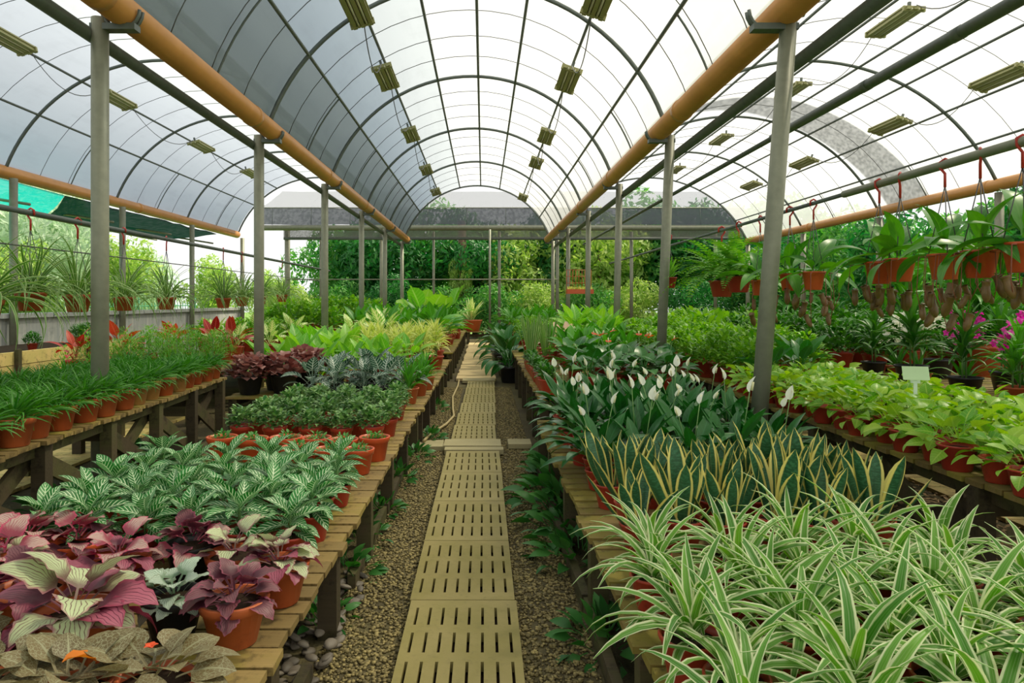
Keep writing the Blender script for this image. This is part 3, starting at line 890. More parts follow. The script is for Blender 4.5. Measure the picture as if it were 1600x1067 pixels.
LM['beg_silver'] = mat_begonia('silver_begonia_leaf', (.56, .64, .36), (.14, .045, .05), (.36, .13, .16), .25)
LM['beg_purple'] = mat_begonia('purple_begonia_leaf', (.40, .11, .16), (.085, .012, .03), (.30, .045, .09), .5)
LM['beg_pink'] = mat_begonia('rose_begonia_leaf', (.56, .40, .34), (.30, .02, .06), (.55, .06, .14), .45)
LM['beg_dark'] = mat_begonia('wine_begonia_leaf', (.22, .09, .10), (.07, .012, .025), (.30, .07, .11), .5)
LM['beg_mint'] = mat_begonia('mint_begonia_leaf', (.50, .60, .48), (.11, .20, .10), (.28, .34, .24), .3)
def mat_retic(name, base, net):
    k = NT(name); u, v, a = k.uv()
    vo = k.n('ShaderNodeTexVoronoi', feature='DISTANCE_TO_EDGE'); vo.inputs['Scale'].default_value = 11
    k.t.links.new(k.n('ShaderNodeTexCoord').outputs['UV'], vo.inputs['Vector'])
    f = k.math('MULTIPLY', k.ramp(vo.outputs['Distance'], .02, .09, 1, 0), .75)
    f = k.math('MAXIMUM', f, k.ramp(a, .03, .10, .9, 0))
    c = k.mix(k.orand(), base, tuple(x * 1.5 for x in base))
    return k.leaf(k.mix(f, c, net), .5, .2)
LM['epis'] = mat_retic('bronze_netted_leaf', (.13, .10, .045), (.34, .34, .20))
LM['peper'] = m_leaf('small_pale_centred_leaf', (.022, .13, .02), (.28, .46, .16), .4, .2, 'i')
LM['moss'] = m_leaf('tiny_green_leaf', (.07, .24, .05), (.16, .40, .10), .5, .25, 'i')
LM['pothos'] = m_leaf('lime_leaf', (.11, .36, .022), (.40, .60, .065), .38, .35, 'o', (.46, .64, .12))
LM['mondo'] = m_leaf('fine_green_blade', (.028, .15, .016), (.10, .30, .04), .45, .3, 'i')
LM['mid'] = m_leaf('mid_green_leaf', (.045, .22, .016), (.13, .40, .04), .38, .3, 'o', (.16, .42, .10))
LM['bright'] = m_leaf('bright_green_leaf', (.16, .46, .05), (.34, .62, .10), .38, .4, 'o', (.42, .66, .18))
LM['dark'] = m_leaf('deep_green_leaf', (.014, .10, .013), (.05, .20, .028), .32, .2, 'o', (.07, .23, .08))
LM['cream'] = mat_veined('cream_centred_leaf', (.20, .42, .07), (.84, .86, .42), 6, 1.4, .36, .34, .3)
LM['caladium'] = mat_veined('silver_veined_dark_leaf', (.022, .075, .04), (.52, .60, .50), 6, 1.3, .17, .11, .3)
LM['pinkwhite'] = m_leaf('cream_pink_leaf', (.72, .70, .46), (.80, .52, .40), .45, .35, 'o')
LM['red'] = m_leaf('red_leaf', (.38, .03, .03), (.60, .10, .06), .4, .3, 'o', (.7, .2, .15))
LM['bronze'] = m_leaf('bronze_leaf', (.17, .045, .04), (.42, .22, .19), .4, .25, 'i')
LM['yel'] = m_leaf('yellow_green_blade', (.42, .56, .10), (.82, .82, .34), .42, .4, 'i')
LM['fern'] = m_leaf('fern_leaflet', (.10, .34, .04), (.30, .56, .10), .5, .35, 'i')
LM['bush'] = m_leaf('bush_leaf', (.09, .30, .025), (.32, .58, .07), .42, .35, 'i')
LM['dkbush'] = m_leaf('dark_bush_leaf', (.028, .14, .018), (.11, .30, .045), .4, .25, 'i')
LM['ground'] = m_leaf('ground_leaf', (.025, .13, .025), (.08, .25, .05), .42, .25, 'i')
LM['nep'] = m_leaf('pitcher_plant_leaf', (.035, .16, .02), (.11, .32, .04), .34, .3, 'o', (.14, .34, .06))  # backlit darkness of these leaves is put into the greens
LM['pitcher'] = m_plain('brown_pitcher', (.17, .095, .03), .4, .45, 0, .45, 25, .1)
LM['orchid'] = m_leaf('magenta_petal', (.55, .02, .30), (.78, .10, .50), .5, .35, 'i')
LM['worchid'] = m_leaf('white_petal', (.85, .85, .74), (.95, .93, .85), .5, .35, 'i')
LM['flame'] = m_leaf('orange_red_flower', (.75, .06, .02), (.85, .18, .05), .5, .3, 'o')
LM['pinkfl'] = m_leaf('pink_petal', (.85, .10, .25), (.90, .22, .40), .5, .3, 'i')
LM['deadleaf'] = m_leaf('orange_dead_leaf', (.72, .20, .02), (.8, .28, .04), .6, .3, 'o')
LM['stem'] = m_plain('green_stem', (.12, .24, .06), .5, .4, 0, .2, 20, 0)
LM['rstem'] = m_plain('reddish_stem', (.28, .08, .05), .5, .4, 0, .2, 20, 0)

def grow(fn, nvar=3):
    return [fn(random.Random(100 + i)) for i in range(nvar)]

# ------------------------------------------------------------------ species
ls_sp = leafset('blade', LM['spider'], .33, .036, p_strap, [(76, 16), (58, -12), (44, -38), (30, -56), (18, -64)], fold=.4, nv=7, nu=4)
def sp_spider(rn):
    return pot_parts(.085, .13, 'redpot', 'plain') + rosette(ls_sp, 25, rn, .018, .11, .03, .62, .5)
ls_sa = leafset('blade', LM['sans'], .38, .092, p_sans, [(86, 80), (74, 78), (62, 76), (50, 70)], fold=.42, nv=8, nu=6)
def sp_sans(rn):
    return pot_parts(.095, .14, 'redpot', 'plain') + rosette(ls_sa, rn.choice((8, 9, 10)), rn, .05, .10, 0, .62, .8, .16)
ls_li = leafset('blade', LM['lily'], .25, .085, p_lance, [(80, 40), (66, -2), (52, -30), (36, -50)], fold=.22, nv=6, nu=4, pet=.17, petw=.005)
sp_me = mk('spathe', *leaf_geo(.10, .056, p_ovate, 80, 60, fold=.5, nv=6, nu=4)[:2], LM['spathe'], leaf_geo(.10, .056, p_ovate, 80, 60, fold=.5, nv=6, nu=4)[2])
sd_me = mk('spadix', *tube([(0, .012, .01), (0, .018, .06)], .007, 6)[:2], LM['spadix'])
def stalk(L, r, mat, bend=.04): return mk('stalk', *tube([(0, 0, 0), (0, bend * .3, L * .5), (0, bend, L)], r, 5)[:2], LM[mat])
st_me = stalk(.48, .0035, 'stem')
def sp_lily(nf):
    def f(rn):
        p = pot_parts(.09, .13, 'redpot', 'plain') + rosette(ls_li, 19, rn, .02, .11, .02, .72, .5)
        for q in range(nf):
            a = rn.uniform(0, 6.28); s = rn.uniform(.82, 1.12)
            B = T(rn.uniform(-.04, .04), rn.uniform(-.04, .04), .1) @ RZ(a) @ RX(rn.uniform(-.25, .02)) @ SCL(s)
            p.append(('stalk', st_me, B))
            p.append(('spathe', sp_me, B @ T(0, .04, .48) @ RZ(rn.uniform(-1, 1))))
            p.append(('spadix', sd_me, B @ T(0, .04, .48), 'sub'))
        return p
    return f
ls_ap = leafset('leaf_blade', LM['aphel'], .145, .064, p_lance, [(60, 15), (34, -18), (14, -34), (0, -46)], fold=.28, nv=7, nu=4, pet=.02)
def sp_aphel(rn):
    p = pot_parts(.085, .13, 'redpot', 'plain')
    p.append(('stem', stalk(.125, .006, 'stem', .0), T(0, 0, .1)))
    return p + rosette(ls_ap, 24, rn, .012, .14, .085, .72, .5, .22, 'leaf')
def sp_begonia(mats, n, L=.17, potm='terracotta', rt=.115, ph=.16):
    sets = [leafset('leaf_blade', LM[m], L, L * .86, p_begonia, [(66, 0), (48, -30), (32, -52), (16, -66)], fold=.14, nv=9, nu=6, pet=.05, petw=.004, ruf=.07) for m in mats]
    def f(rn):
        p = pot_parts(rt, ph, potm, 'lip', .68)
        lo = []
        if len(sets) == 1:
            lo = rosette(sets[0], n, rn, .045, ph * .85, .05, .5, 1.0, .25)
        else:
            lo = rosette(sets[0][:3], n // 2, rn, .03, ph * .9, .06, .6, 1.0, .22) + rosette(sets[1][1:], n - n // 2, rn, .06, ph * .85, .03, .55, 1.0, .25)
        return p + lo
    return f
ls_ep = leafset('leaf_blade', LM['epis'], .115, .10, p_ovate, [(50, 5), (28, -22), (8, -40)], fold=.15, nv=6, nu=4, pet=.045, petw=.004, ruf=.03)
def sp_epis(rn): return pot_parts(.11, .12, 'terracotta') + rosette(ls_ep, 30, rn, .09, .10, .05, .7, .8, .25)

def cushion(n, rx, rz, z, L, W, prof, mat, rn, name='foliage', up=.6):
    """dome of small leaves joined into one mesh"""
    gs = geoset(L, W, prof, [(65, 20), (30, -20)], fold=.2, nv=3, nu=2)
    parts = []
    for i in range(n):
        a = rn.uniform(0, 2 * PI); t = math.acos(rn.uniform(.0, 1)); rr = rn.uniform(.55, 1.0)
        x, y, zz = math.sin(t) * math.cos(a) * rx * rr, math.sin(t) * math.sin(a) * rx * rr, math.cos(t) * rz * rr
        parts.append(('leaf', rn.choice(gs), T(x, y, z + zz) @ RZ(a - PI / 2 + rn.uniform(-.8, .8)) @ RX(rn.uniform(-.4, .4) + (1 - math.cos(t)) * -.2) @ SCL(rn.uniform(.7, 1.2))))
    return (name, fuse(name, parts, LM[mat]), Matrix.Identity(4), 'stuff')
def sp_peper(rn): return pot_parts(.095, .155, 'redpot', 'lip') + [cushion(260, .135, .14, .16, .045, .032, p_ovate, 'peper', rn)]
def sp_sprig(rn): return pot_parts(.095, .155, 'orangepot', 'lip') + [cushion(60, .075, .055, .13, .03, .016, p_ovate, 'moss', rn)]
def sp_mondo(potm):
    def f(rn):
        gs = geoset(.17, .013, p_strap, [(80, 25), (62, -15), (45, -45), (30, -60)], fold=.3, nv=5, nu=2)
        pr = rosette(gs, 120, rn, .07, .135, .05, .65, 1.5, .45)
        return pot_parts(.10, .15, potm, 'lip') + [('foliage', fuse('foliage', pr, LM['mondo']), Matrix.Identity(4), 'stuff')]
    return f
ls_po = leafset('leaf_blade', LM['pothos'], .105, .078, p_heart, [(60, 10), (34, -25), (8, -55)], fold=.22, nv=5, nu=4, pet=.07, petw=.003)
def sp_pothos(rn): return pot_parts(.085, .125, 'redpot', 'plain') + rosette(ls_po, 23, rn, .06, .11, .06, .75, .9, .3)
def sp_hangspider(rn):
    gs = geoset(.62, .022, p_strap, [(82, 5), (60, -70), (42, -98), (25, -105)], fold=.4, nv=9, nu=2)
    pr = rosette(gs, 80, rn, .06, .14, .02, .7, 1.2, .25)
    return pot_parts(.115, .155, 'terracotta', 'lip') + [('foliage', fuse('foliage', pr, LM['spider_h']), Matrix.Identity(4), 'stuff')]
def sp_broad(mat, L, W, n, pet, pot, rt=.12, ph=.17, elevs=((82, 40), (68, 0), (50, -30)), prof=p_ovate, h=.08):
    ls = leafset('leaf_blade', LM[mat], L, W, prof, elevs, fold=.2, nv=6, nu=4, pet=pet, petw=.006)
    return lambda rn: pot_parts(rt, ph, pot, 'plain') + rosette(ls, n, rn, .03, ph * .85, h, .65, .6, .15)
def sp_blades(mat, L, W, n, pot, rt=.11, ph=.16, elevs=((85, 55), (70, 10), (52, -30)), h=.1):
    def f(rn):
        pr = rosette(geoset(L, W, p_strap, elevs, fold=.35, nv=6, nu=2), n, rn, .03, ph * .85, h, .7, .9, .15)
        return pot_parts(rt, ph, pot, 'plain') + [('foliage', fuse('foliage', pr, LM[mat]), Matrix.Identity(4), 'stuff')]
    return f
def sp_bushy(mat, n, rx, rz, pot, L=.07, W=.035, rt=.14, ph=.2, prof=p_lance):
    return lambda rn: pot_parts(rt, ph, pot, 'plain') + [('stem', stalk(ph + rz * .6, .008, 'stem', 0), T(0, 0, .02)), cushion(n, rx, rz, ph, L, W, prof, mat, rn)]
def sp_cane(mat, L, W, n, hs, pot, rt=.12, ph=.17):
    """dracaena: canes with tufts of arching blades"""
    def f(rn):
        pr = []
        parts = pot_parts(rt, ph, pot, 'plain')
        for h in hs:
            cx, cy = rn.uniform(-.05, .05), rn.uniform(-.05, .05)
            parts.append(('cane', stalk(h, .009, 'stem', 0), T(cx, cy, ph * .8)))
            pr += rosette(geoset(L, W, p_lance, [(80, 40), (55, -10), (25, -45)], fold=.35, nv=5, nu=2), n, rn, .012, ph * .8 + h * .55, h * .45, .7, .6, .15, cx=cx, cy=cy)
        return parts + [('foliage', fuse('foliage', pr, LM[mat]), Matrix.Identity(4), 'stuff')]
    return f

# ------------------------------------------------------------------ planting
def grid(name, protos, what, x0, x1, nx, ya, yb, ny, z, group, from_left=True, jx=.02, jy=.025, sc=(.9, 1.1), cat='plant', tail='', skip=(), end='walkway'):
    """rows of pots: each labelled by row from the camera and place from the walkway"""
    for j in range(ny):
        for i in range(nx):
            if (i, j) in skip: continue
            x = x0 + (x1 - x0) * (i + (.18 if j % 2 else -.0)) / max(1, nx - .8) if nx > 1 else (x0 + x1) / 2
            y = ya + (yb - ya) * j / max(1, ny - 1)
            k = i if from_left else nx - 1 - i
            lab = f'{what}, {ORD[j]} row from the front, {ORD[k]} pot from {end}'
            spawn(name, R.choice(protos), (x + R.uniform(-jx, jx), y + R.uniform(-jy, jy), z), R.uniform(0, 6.28), R.uniform(*sc), lab, cat, group)

# --- right near bench
grid('spider_plant', grow(sp_spider, 4), 'white-edged spider plant', .66, 1.88, 5, 1.70, 2.92, 6, ZA, 'white-edged spider plants on the near right bench', jx=.04, jy=.03, sc=(.98, 1.16))
grid('snake_plant', grow(sp_sans, 4), 'yellow-edged snake plant', .74, 1.88, 6, 3.36, 4.02, 3, ZA, 'snake plants behind the spider plants', sc=(.85, 1.05))
LIL0, LIL1, LIL2 = grow(sp_lily(0), 2), grow(sp_lily(1), 2), grow(sp_lily(2), 2)
grid('peace_lily', LIL0 + LIL1 + LIL2 + LIL1, 'dark green peace lily', .72, 1.92, 5, 4.42, 6.7, 8, ZA, 'peace lilies behind the snake plants', sc=(.95, 1.12))

# --- left near bench
grid('zebra_plant', grow(sp_aphel, 4), 'white-veined zebra plant', -2.0, -.84, 6, 3.2, 4.36, 5, ZA, 'zebra plants behind the begonias', False, sc=(.95, 1.15))
grid('seedling_pot', grow(sp_sprig, 3), 'orange pot of tiny seedlings', -1.95, -.80, 6, 4.82, 5.2, 2, ZA, 'orange pots with small sprigs', False, .03, .03, (1.05, 1.2), skip=((0, 0), (1, 0), (2, 0)))
grid('peperomia', grow(sp_peper, 4), 'bushy small-leaved green plant in red pot', -1.95, -.84, 5, 5.75, 7.35, 5, ZA, 'small-leaved bushy plants in red pots', False, sc=(.95, 1.1))

BG = lambda m, n, **kw: grow(sp_begonia(m, n, **kw), 1)[0]
beg = [
    (-1.31, 2.26, 1.15, BG(['beg_silver', 'beg_purple'], 18, L=.16), 'large silver and purple begonia in terracotta pot nearest the camera'),
    (-1.09, 2.48, .92, BG(['beg_mint'], 22, L=.10, potm='blackpot'), 'mint-silver begonia in a dark pot between two terracotta pots'),
    (-.86, 2.43, .98, BG(['beg_dark'], 26, L=.10), 'dark wine begonia in terracotta pot at the bench edge, front'),
    (-.80, 2.76, .98, BG(['beg_silver', 'beg_purple'], 24, L=.11), 'green and rose begonia in terracotta pot behind the wine one'),
    (-1.74, 3.02, .95, BG(['beg_pink', 'beg_dark'], 22, L=.115, potm='orangepot'), 'bronze-pink begonia in an orange pot near the left bench corner'),
    (-1.24, 3.0, .95, BG(['beg_dark', 'beg_pink'], 22, L=.115, potm='blackpot'), 'mixed olive and rose begonia in a dark pot before the zebra plants'),
    (-1.45, 2.80, 1.0, BG(['beg_pink', 'beg_purple'], 24, L=.11), 'crimson begonia in the middle of the begonia group'),
    (-1.86, 2.72, 1.05, BG(['beg_pink', 'beg_silver'], 24, L=.12), 'pale pink and silver begonia at the left edge of the group'),
    (-1.62, 2.52, 1.0, BG(['beg_dark', 'beg_purple'], 22, L=.115), 'purple-brown begonia left of the large silver one'),
    (-1.96, 3.02, 1.0, BG(['beg_pink'], 22, L=.115), 'rose begonia at the far left behind the pale pink one'),
    (-1.90, 2.40, 1.0, BG(['beg_purple'], 22, L=.115, potm='orangepot'), 'purple begonia in orange pot cut by the left picture edge'),
    (-1.02, 2.88, .95, BG(['beg_silver', 'beg_dark'], 20, L=.115), 'small silver begonia between the dark pot and the edge pots'),
]
for x, y, s, p, l in beg:
    spawn('begonia', p, (x, y, ZA), R.uniform(0, 6), s, l, 'begonia', 'begonias on the near left bench')
eps = grow(sp_epis, 3)
for x, y, l in [(-1.36, 1.92, 'bronze-leaved flame violet in the front left corner of the picture'), (-1.12, 1.90, 'bronze flame violet with an orange dead leaf, front row'),
                (-.92, 1.95, 'bronze flame violet nearest the bench edge, with a red bloom'), (-1.62, 2.05, 'bronze-green flame violet at the left picture edge')]:
    spawn('flame_violet', R.choice(eps), (x, y, ZA), R.uniform(0, 6), 1.05, l, 'plant', 'bronze flame violets in the front row')
lf = leaf_geo(.09, .075, p_round, 40, -30, fold=.3, nv=6, nu=4, ruf=.08)
o = ob('fallen_leaf', mk('fallen_leaf', lf[0], lf[1], LM['deadleaf'], lf[2])); o.location = (-1.06, 1.93, ZA + .19); o.rotation_euler = (.1, .2, 2.2)
tag(o, 'withered orange leaf lying on the bronze flame violet', 'leaf')
def blossom(n, L, W, mat, name='blossom'):
    return fuse(name, [('petal', leaf_geo(L, W, p_ovate, 45, -10, nv=4, nu=2), RZ(i * 2 * PI / n)) for i in range(n)], LM[mat])
o = ob('fallen_blossom', blossom(5, .03, .026, 'pinkfl')); o.location = (-.70, 3.62, .05)
tag(o, 'bright pink fallen blossom on the gravel beside the near left bench', 'flower')
o = ob('flame_violet_bloom', blossom(5, .022, .02, 'flame')); o.location = (-.93, 1.97, ZA + .21)
tag(o, 'small red bloom on the flame violet at the bench edge', 'flower')

# --- left clay pot bench (slightly turned)
MO = {m: grow(sp_mondo(m), 3) for m in ('terracotta', 'ochrepot')}
th = math.radians(3.2); bo = Vector(((-3.95 - 2.70) / 2, 2.6, 0))
def onB(u, v): return (bo.x + u * math.cos(th) - v * math.sin(th), bo.y + u * math.sin(th) + v * math.cos(th), .70)
for j, u in enumerate((.50, .24, -.02, -.28, -.52)):
    nrow = 19 if j == 0 else 17
    for i in range(nrow):
        v = .25 + 5.3 * i / (nrow - 1)
        x, y, z = onB(u + R.uniform(-.02, .02), v + R.uniform(-.03, .03))
        och = i in (11, 12, 14) if j == 0 else R.random() < .2
        spawn('mondo_grass', R.choice(MO['ochrepot' if och else 'terracotta']), (x, y, z), R.uniform(0, 6), R.uniform(1.05, 1.2) if j == 0 else R.uniform(.95, 1.15),
              f'fine-leaved grass in clay pot, {ORD[j]} row from the bench edge, {ORD[i]} from the camera', 'plant', 'clay pots of fine grass on the tall left bench')

# --- right pothos bench
grid('golden_pothos', grow(sp_pothos, 5), 'lime-leaved pothos in red pot', 2.58, 3.62, 6, 2.8, 7.1, 18, .68, 'lime pothos pots on the tall right bench', True, .02, .02, (.95, 1.15), end='bench edge')
sg = root('plant_sign', (3.10, 5.05, .68), -.25, label='pale green plant sign on a white stake among the pothos', cat='sign')
ob('stake', mk('stake', *box(-.012, .012, -.004, .004, 0, .36)[:2], M['white_plastic'], smooth=False), sg)
ob('plate', mk('plate', *box(-.085, .085, -.006, 0, -.05, .05)[:2], M['green_sign'], smooth=False), sg, T(0, -.004, .40) @ RX(-.35))
ob('collar', mk('collar', *box(-.03, .03, -.008, .008, .33, .35)[:2], M['white_plastic'], smooth=False), sg)
# ================================================================== MID-DISTANCE PLANTING
def patch(name, protos, what, pts, z, group, sc=(.9, 1.1), end='front'):
    if len(pts[0]) == 2: pts = sorted(pts, key=lambda p: p[1])
    for i, p in enumerate(pts):
        suf = p[2] if len(p) > 2 else f'{ORD[i]} from the camera'
        if len(pts) == 1: suf = None
        spawn(name, R.choice(protos), (p[0], p[1], z), R.uniform(0, 6.28), R.uniform(*sc), f'{what}, {suf}' if suf else what, 'plant', group)
def scat(x0, x1, ya, yb, nx, ny, j=.06):
    out = []
    for b_ in range(ny):
        for a_ in range(nx):
            suf = f'{ORD[b_]} row back, {ORD[a_]} from left' if nx > 1 else f'{ORD[b_]} from the camera'
            out.append((x0 + (x1 - x0) * (a_ + .5 + (.2 if b_ % 2 else -.2)) / nx + R.uniform(-j, j), ya + (yb - ya) * (b_ + .5) / ny + R.uniform(-j, j), suf))
    return out

# protos
CAL = grow(sp_broad('caladium', .24, .13, 13, .16, 'blackpot', elevs=((75, 25), (58, -15), (38, -50))), 3)
FER = grow(sp_blades('mid', .36, .034, 44, 'terracotta', .13, .2), 2)
YEL = grow(sp_cane('yel', .24, .034, 34, (.22, .34), 'redpot'), 3)
BRO = grow(sp_broad('bright', .26, .12, 15, .2, 'redpot'), 3)
MID = grow(sp_broad('mid', .26, .11, 16, .2, 'redpot'), 3)
CRE = grow(sp_broad('cream', .28, .13, 13, .18, 'redpot'), 3)
DRK = grow(sp_broad('dark', .28, .12, 18, .18, 'blackpot', elevs=((78, 25), (60, -25), (40, -60))), 3)
BIG = grow(sp_broad('bright', .50, .42, 9, .5, 'redpot', .2, .28, ((82, 60), (72, 30), (55, -5)), p_round), 2)
BIRD = grow(sp_broad('cream', .62, .13, 18, .02, 'terracotta', .3, .32, ((84, 66), (72, 40), (58, 10)), p_strap), 1)
BSH = grow(sp_bushy('bush', 420, .24, .34, 'redpot', .075, .04), 3)
BSHD = grow(sp_bushy('dkbush', 420, .25, .34, 'redpot', .08, .04), 3)
BRZ = grow(sp_bushy('bronze', 260, .26, .22, 'blackpot', .085, .075, prof=p_round), 2)
REDS = grow(sp_broad('red', .24, .10, 12, .16, 'redpot'), 2)
FINE = grow(sp_bushy('fern', 520, .20, .42, 'redpot', .06, .014, .11, .15), 3)
TALLS = grow(sp_sans, 2)
ls_ts = leafset('blade', LM['spider_h'], .62, .035, p_sans, [(89, 87), (84, 85), (78, 82)], fold=.3, nv=6, nu=2)
TSN = [pot_parts(.1, .14, 'redpot', 'plain') + rosette(ls_ts, 11, random.Random(5 + q), .06, .1, 0, .6, .6, .08) for q in range(2)]
PNK = grow(sp_broad('pinkwhite', .16, .10, 16, .2, 'redpot', prof=p_heart), 2)
DRC = grow(sp_cane('dkbush', .34, .045, 34, (.3, .5), 'blackpot', .14, .2), 2)
DRC2 = grow(sp_cane('mid', .34, .05, 30, (.25, .45), 'terracotta', .14, .2), 2)
ls_an = leafset('leaf_blade', LM['dark'], .20, .15, p_heart, [(70, 15), (55, -15), (40, -40)], fold=.15, nv=6, nu=4, pet=.22, petw=.005)
an_sp = mk('red_spathe', *leaf_geo(.09, .08, p_heart, 40, 10, fold=.2, nv=5, nu=4)[:2], LM['flame'])
def sp_anth(nf):
    def f(rn):
        p = pot_parts(.10, .15, 'redpot', 'plain') + rosette(ls_an, 14, rn, .03, .12, .03, .75, .7, .15)
        for q in range(nf):
            B = T(0, 0, .1) @ RZ(rn.uniform(0, 6.28)) @ RX(rn.uniform(-.3, 0)) @ SCL(rn.uniform(.75, .95))
            p += [('stalk', st_me, B), ('spathe', an_sp, B @ T(0, .04, .5)), ('spadix', sd_me, B @ T(0, .045, .50), 'sub')]
        return p
    return f
AN = grow(sp_anth(1), 3) + grow(sp_anth(0), 2)

# left bench, behind the small red pots
patch('caladium', CAL, 'dark silver-veined caladium behind the small red pots', scat(-2.05, -.95, 7.9, 9.6, 4, 3), ZA, 'silver-veined caladiums')
patch('arching_fern', FER, 'arching green fern at the left bench edge', [(-.86, 8.1), (-.80, 8.75), (-.76, 9.4), (-.84, 10.1)], ZA, 'ferns on the left bench edge', (.8, .95))
patch('bright_dieffenbachia', BRO, 'light green broad-leaved plant left of the walkway', scat(-2.0, -1.1, 9.8, 11.2, 3, 2), ZA, 'broad green plants on the second left bench', (1.0, 1.2))
patch('song_dracaena', YEL, 'yellow-striped dracaena left of the walkway', scat(-2.0, -.8, 11.1, 14.0, 4, 4), ZA, 'yellow dracaenas on the second left bench', (1.05, 1.35))
patch('leafy_plant', MID, 'mid-green leafy plant on the far left bench', scat(-2.75, -.75, 14.6, 21, 4, 5), .55, 'leafy plants on the far left bench', (1.3, 1.75))
patch('cream_dieffenbachia', CRE, 'cream-centred dieffenbachia on the far left bench', scat(-2.8, -1.6, 13.2, 17.5, 2, 3), .55, 'cream dieffenbachias on the far left bench', (1.2, 1.5))
patch('giant_taro', BIG, 'giant round-leaved plant behind the left bench', [(-1.45, 18.2), (-1.0, 20.3), (-1.9, 21.6), (-2.5, 23.5)], .55, 'giant round-leaved plants', (1.0, 1.25))
patch('yellow_bush', YEL, 'small yellow-green plant edging the far left bench', scat(-1.1, -.66, 15, 24, 1, 7), .55, 'yellow-green edging plants, far left', (.9, 1.1))
# bronze mound between the two left benches
patch('bronze_coleus', BRZ, 'bronze-red round-leaved mound beside the left bench end', [(-2.95, 8.9), (-2.55, 9.0), (-2.75, 9.35), (-2.4, 9.5)], .42, 'bronze-leaved mound', (1.1, 1.3))
# mid-left bench
patch('fine_bush', FINE, 'feathery light green shrub behind the clay pot row', scat(-5.4, -3.8, 9.0, 11.5, 5, 3), .62, 'feathery shrubs on the mid-left bench', (.8, 1.15))
patch('red_leaf_plant', REDS, 'red-leaved plant near the low left wall', [(-5.45, 9.4), (-5.3, 10.3), (-5.0, 11.4), (-4.6, 12.0), (-5.4, 12.3), (-4.2, 11.8)], .62, 'red-leaved plants', (1.05, 1.3))
patch('variegated_plant', CRE, 'cream-striped plant on the mid-left bench', [(-4.4, 12.6), (-4.9, 12.9), (-3.9, 12.9), (-4.4, 13.8), (-3.95, 14.6)], .62, 'cream plants on the mid-left bench', (.9, 1.2))
patch('bushy_shrub', BSH, 'rounded green shrub on the mid-left bench', scat(-5.5, -3.8, 13.2, 15.3, 4, 2), .62, 'rounded shrubs on the mid-left bench', (1.0, 1.2))
patch('broad_plant', BRO, 'bright broad-leaved plant between left posts', scat(-3.4, -2.3, 10.6, 14, 3, 4), 0, 'bright broad plants on the ground left', (1.5, 2.0))
patch('far_shrub', BSH, 'light green shrub on the far left bench rows', scat(-5.4, -3.4, 16.4, 24.5, 4, 4), .6, 'far left shrubs', (1.5, 2.1))
# raised bed conifer and sprouts
CON = grow(sp_bushy('bush', 500, .14, .62, 'terracotta', .05, .014, .1, .1), 1)
patch('dwarf_conifer', CON, 'upright small green conifer by the low left wall', [(-6.15, 10.3)], .0, None, (1.35, 1.36))
patch('bed_shrub', BSHD, 'dark green shrub in the yellow raised bed', [(-7.2, 8.6), (-7.0, 9.5), (-7.6, 10.4), (-7.3, 11.4), (-7.0, 12.4), (-7.6, 13.2)], .8, 'shrubs in the raised bed', (.5, .8))

# right second bench
patch('anthurium', AN, 'dark green anthurium with red blooms on the right bench', scat(1.05, 2.2, 7.3, 9.6, 4, 4), .62, 'red-flowered anthuriums', (.95, 1.2))
patch('edge_pot_plant', grow(sp_bushy('dkbush', 90, .09, .12, 'redpot', .06, .035, .095, .15), 3), 'small dark plant in red pot on bench lip right of walkway', [(.68, 7.35 + i * .29) for i in range(11)], .62, 'red edge pots on the second right bench', (1.0, 1.15))
patch('tall_snake_plant', TSN, 'tall thin striped snake plant by the walkway, right side', [(.72, 10.6), (.98, 10.8), (.74, 11.1), (1.0, 11.4)], .62, 'tall thin snake plants', (.95, 1.1))
patch('leafy_plant', MID, 'mid-green leafy plant behind the anthuriums', scat(1.1, 2.2, 9.8, 12, 4, 3), .62, 'leafy plants behind the anthuriums', (.9, 1.15))
patch('pink_caladium', PNK, 'cream and pink caladium on the right bench', [(1.05, 11.9), (1.35, 12.2), (1.6, 11.8), (1.5, 12.7), (1.85, 12.4)], .62, 'cream and pink caladiums', (1.0, 1.25))
patch('bird_nest_fern', BRO, 'lime broad-leaved plant beside the third right post', scat(1.7, 2.7, 12.8, 15.5, 3, 3), .62, 'lime broad plants right of the walkway', (1.2, 1.6))
patch('leafy_shrub', BSH, 'light green shrub right of the walkway far back', scat(.75, 2.2, 12.9, 18.5, 3, 5), .62, 'shrubs on the far right bench', (.9, 1.25))
patch('tall_foliage', MID, 'mid-green foliage plant at the rear right bench', scat(.7, 2.2, 18.8, 24.8, 3, 5), .62, 'rear right foliage', (1.2, 1.6))
patch('dark_drooping_plant', DRK, 'dark drooping plant beside the walkway, far right side', [(.52, 13.8), (.48, 15), (.55, 16.2), (.45, 17.5), (.5, 19), (.5, 21)], 0.0, 'dark plants at the walkway edge', (1.5, 1.9))
# bushy red pots row
patch('bushy_pot', BSH, 'bushy light green plant in large red pot beside second right post', [(2.98 + R.uniform(-.04, .04), 7.75 + i * .5) for i in range(13)], .60, 'bushy plants in large red pots', (1.0, 1.2))
patch('rear_bushy_pot', BSH, 'bushy green plant behind the red pot row', scat(3.3, 3.9, 7.8, 14.2, 2, 7), .60, 'bushy plants behind the red pot row', (1.1, 1.35))
patch('umbrella_plant', DRK, 'dark umbrella-leaved plant behind the nearest right post', [(2.95, 7.3), (3.3, 7.35)], .60, 'umbrella-leaved plants', (1.0, 1.2))
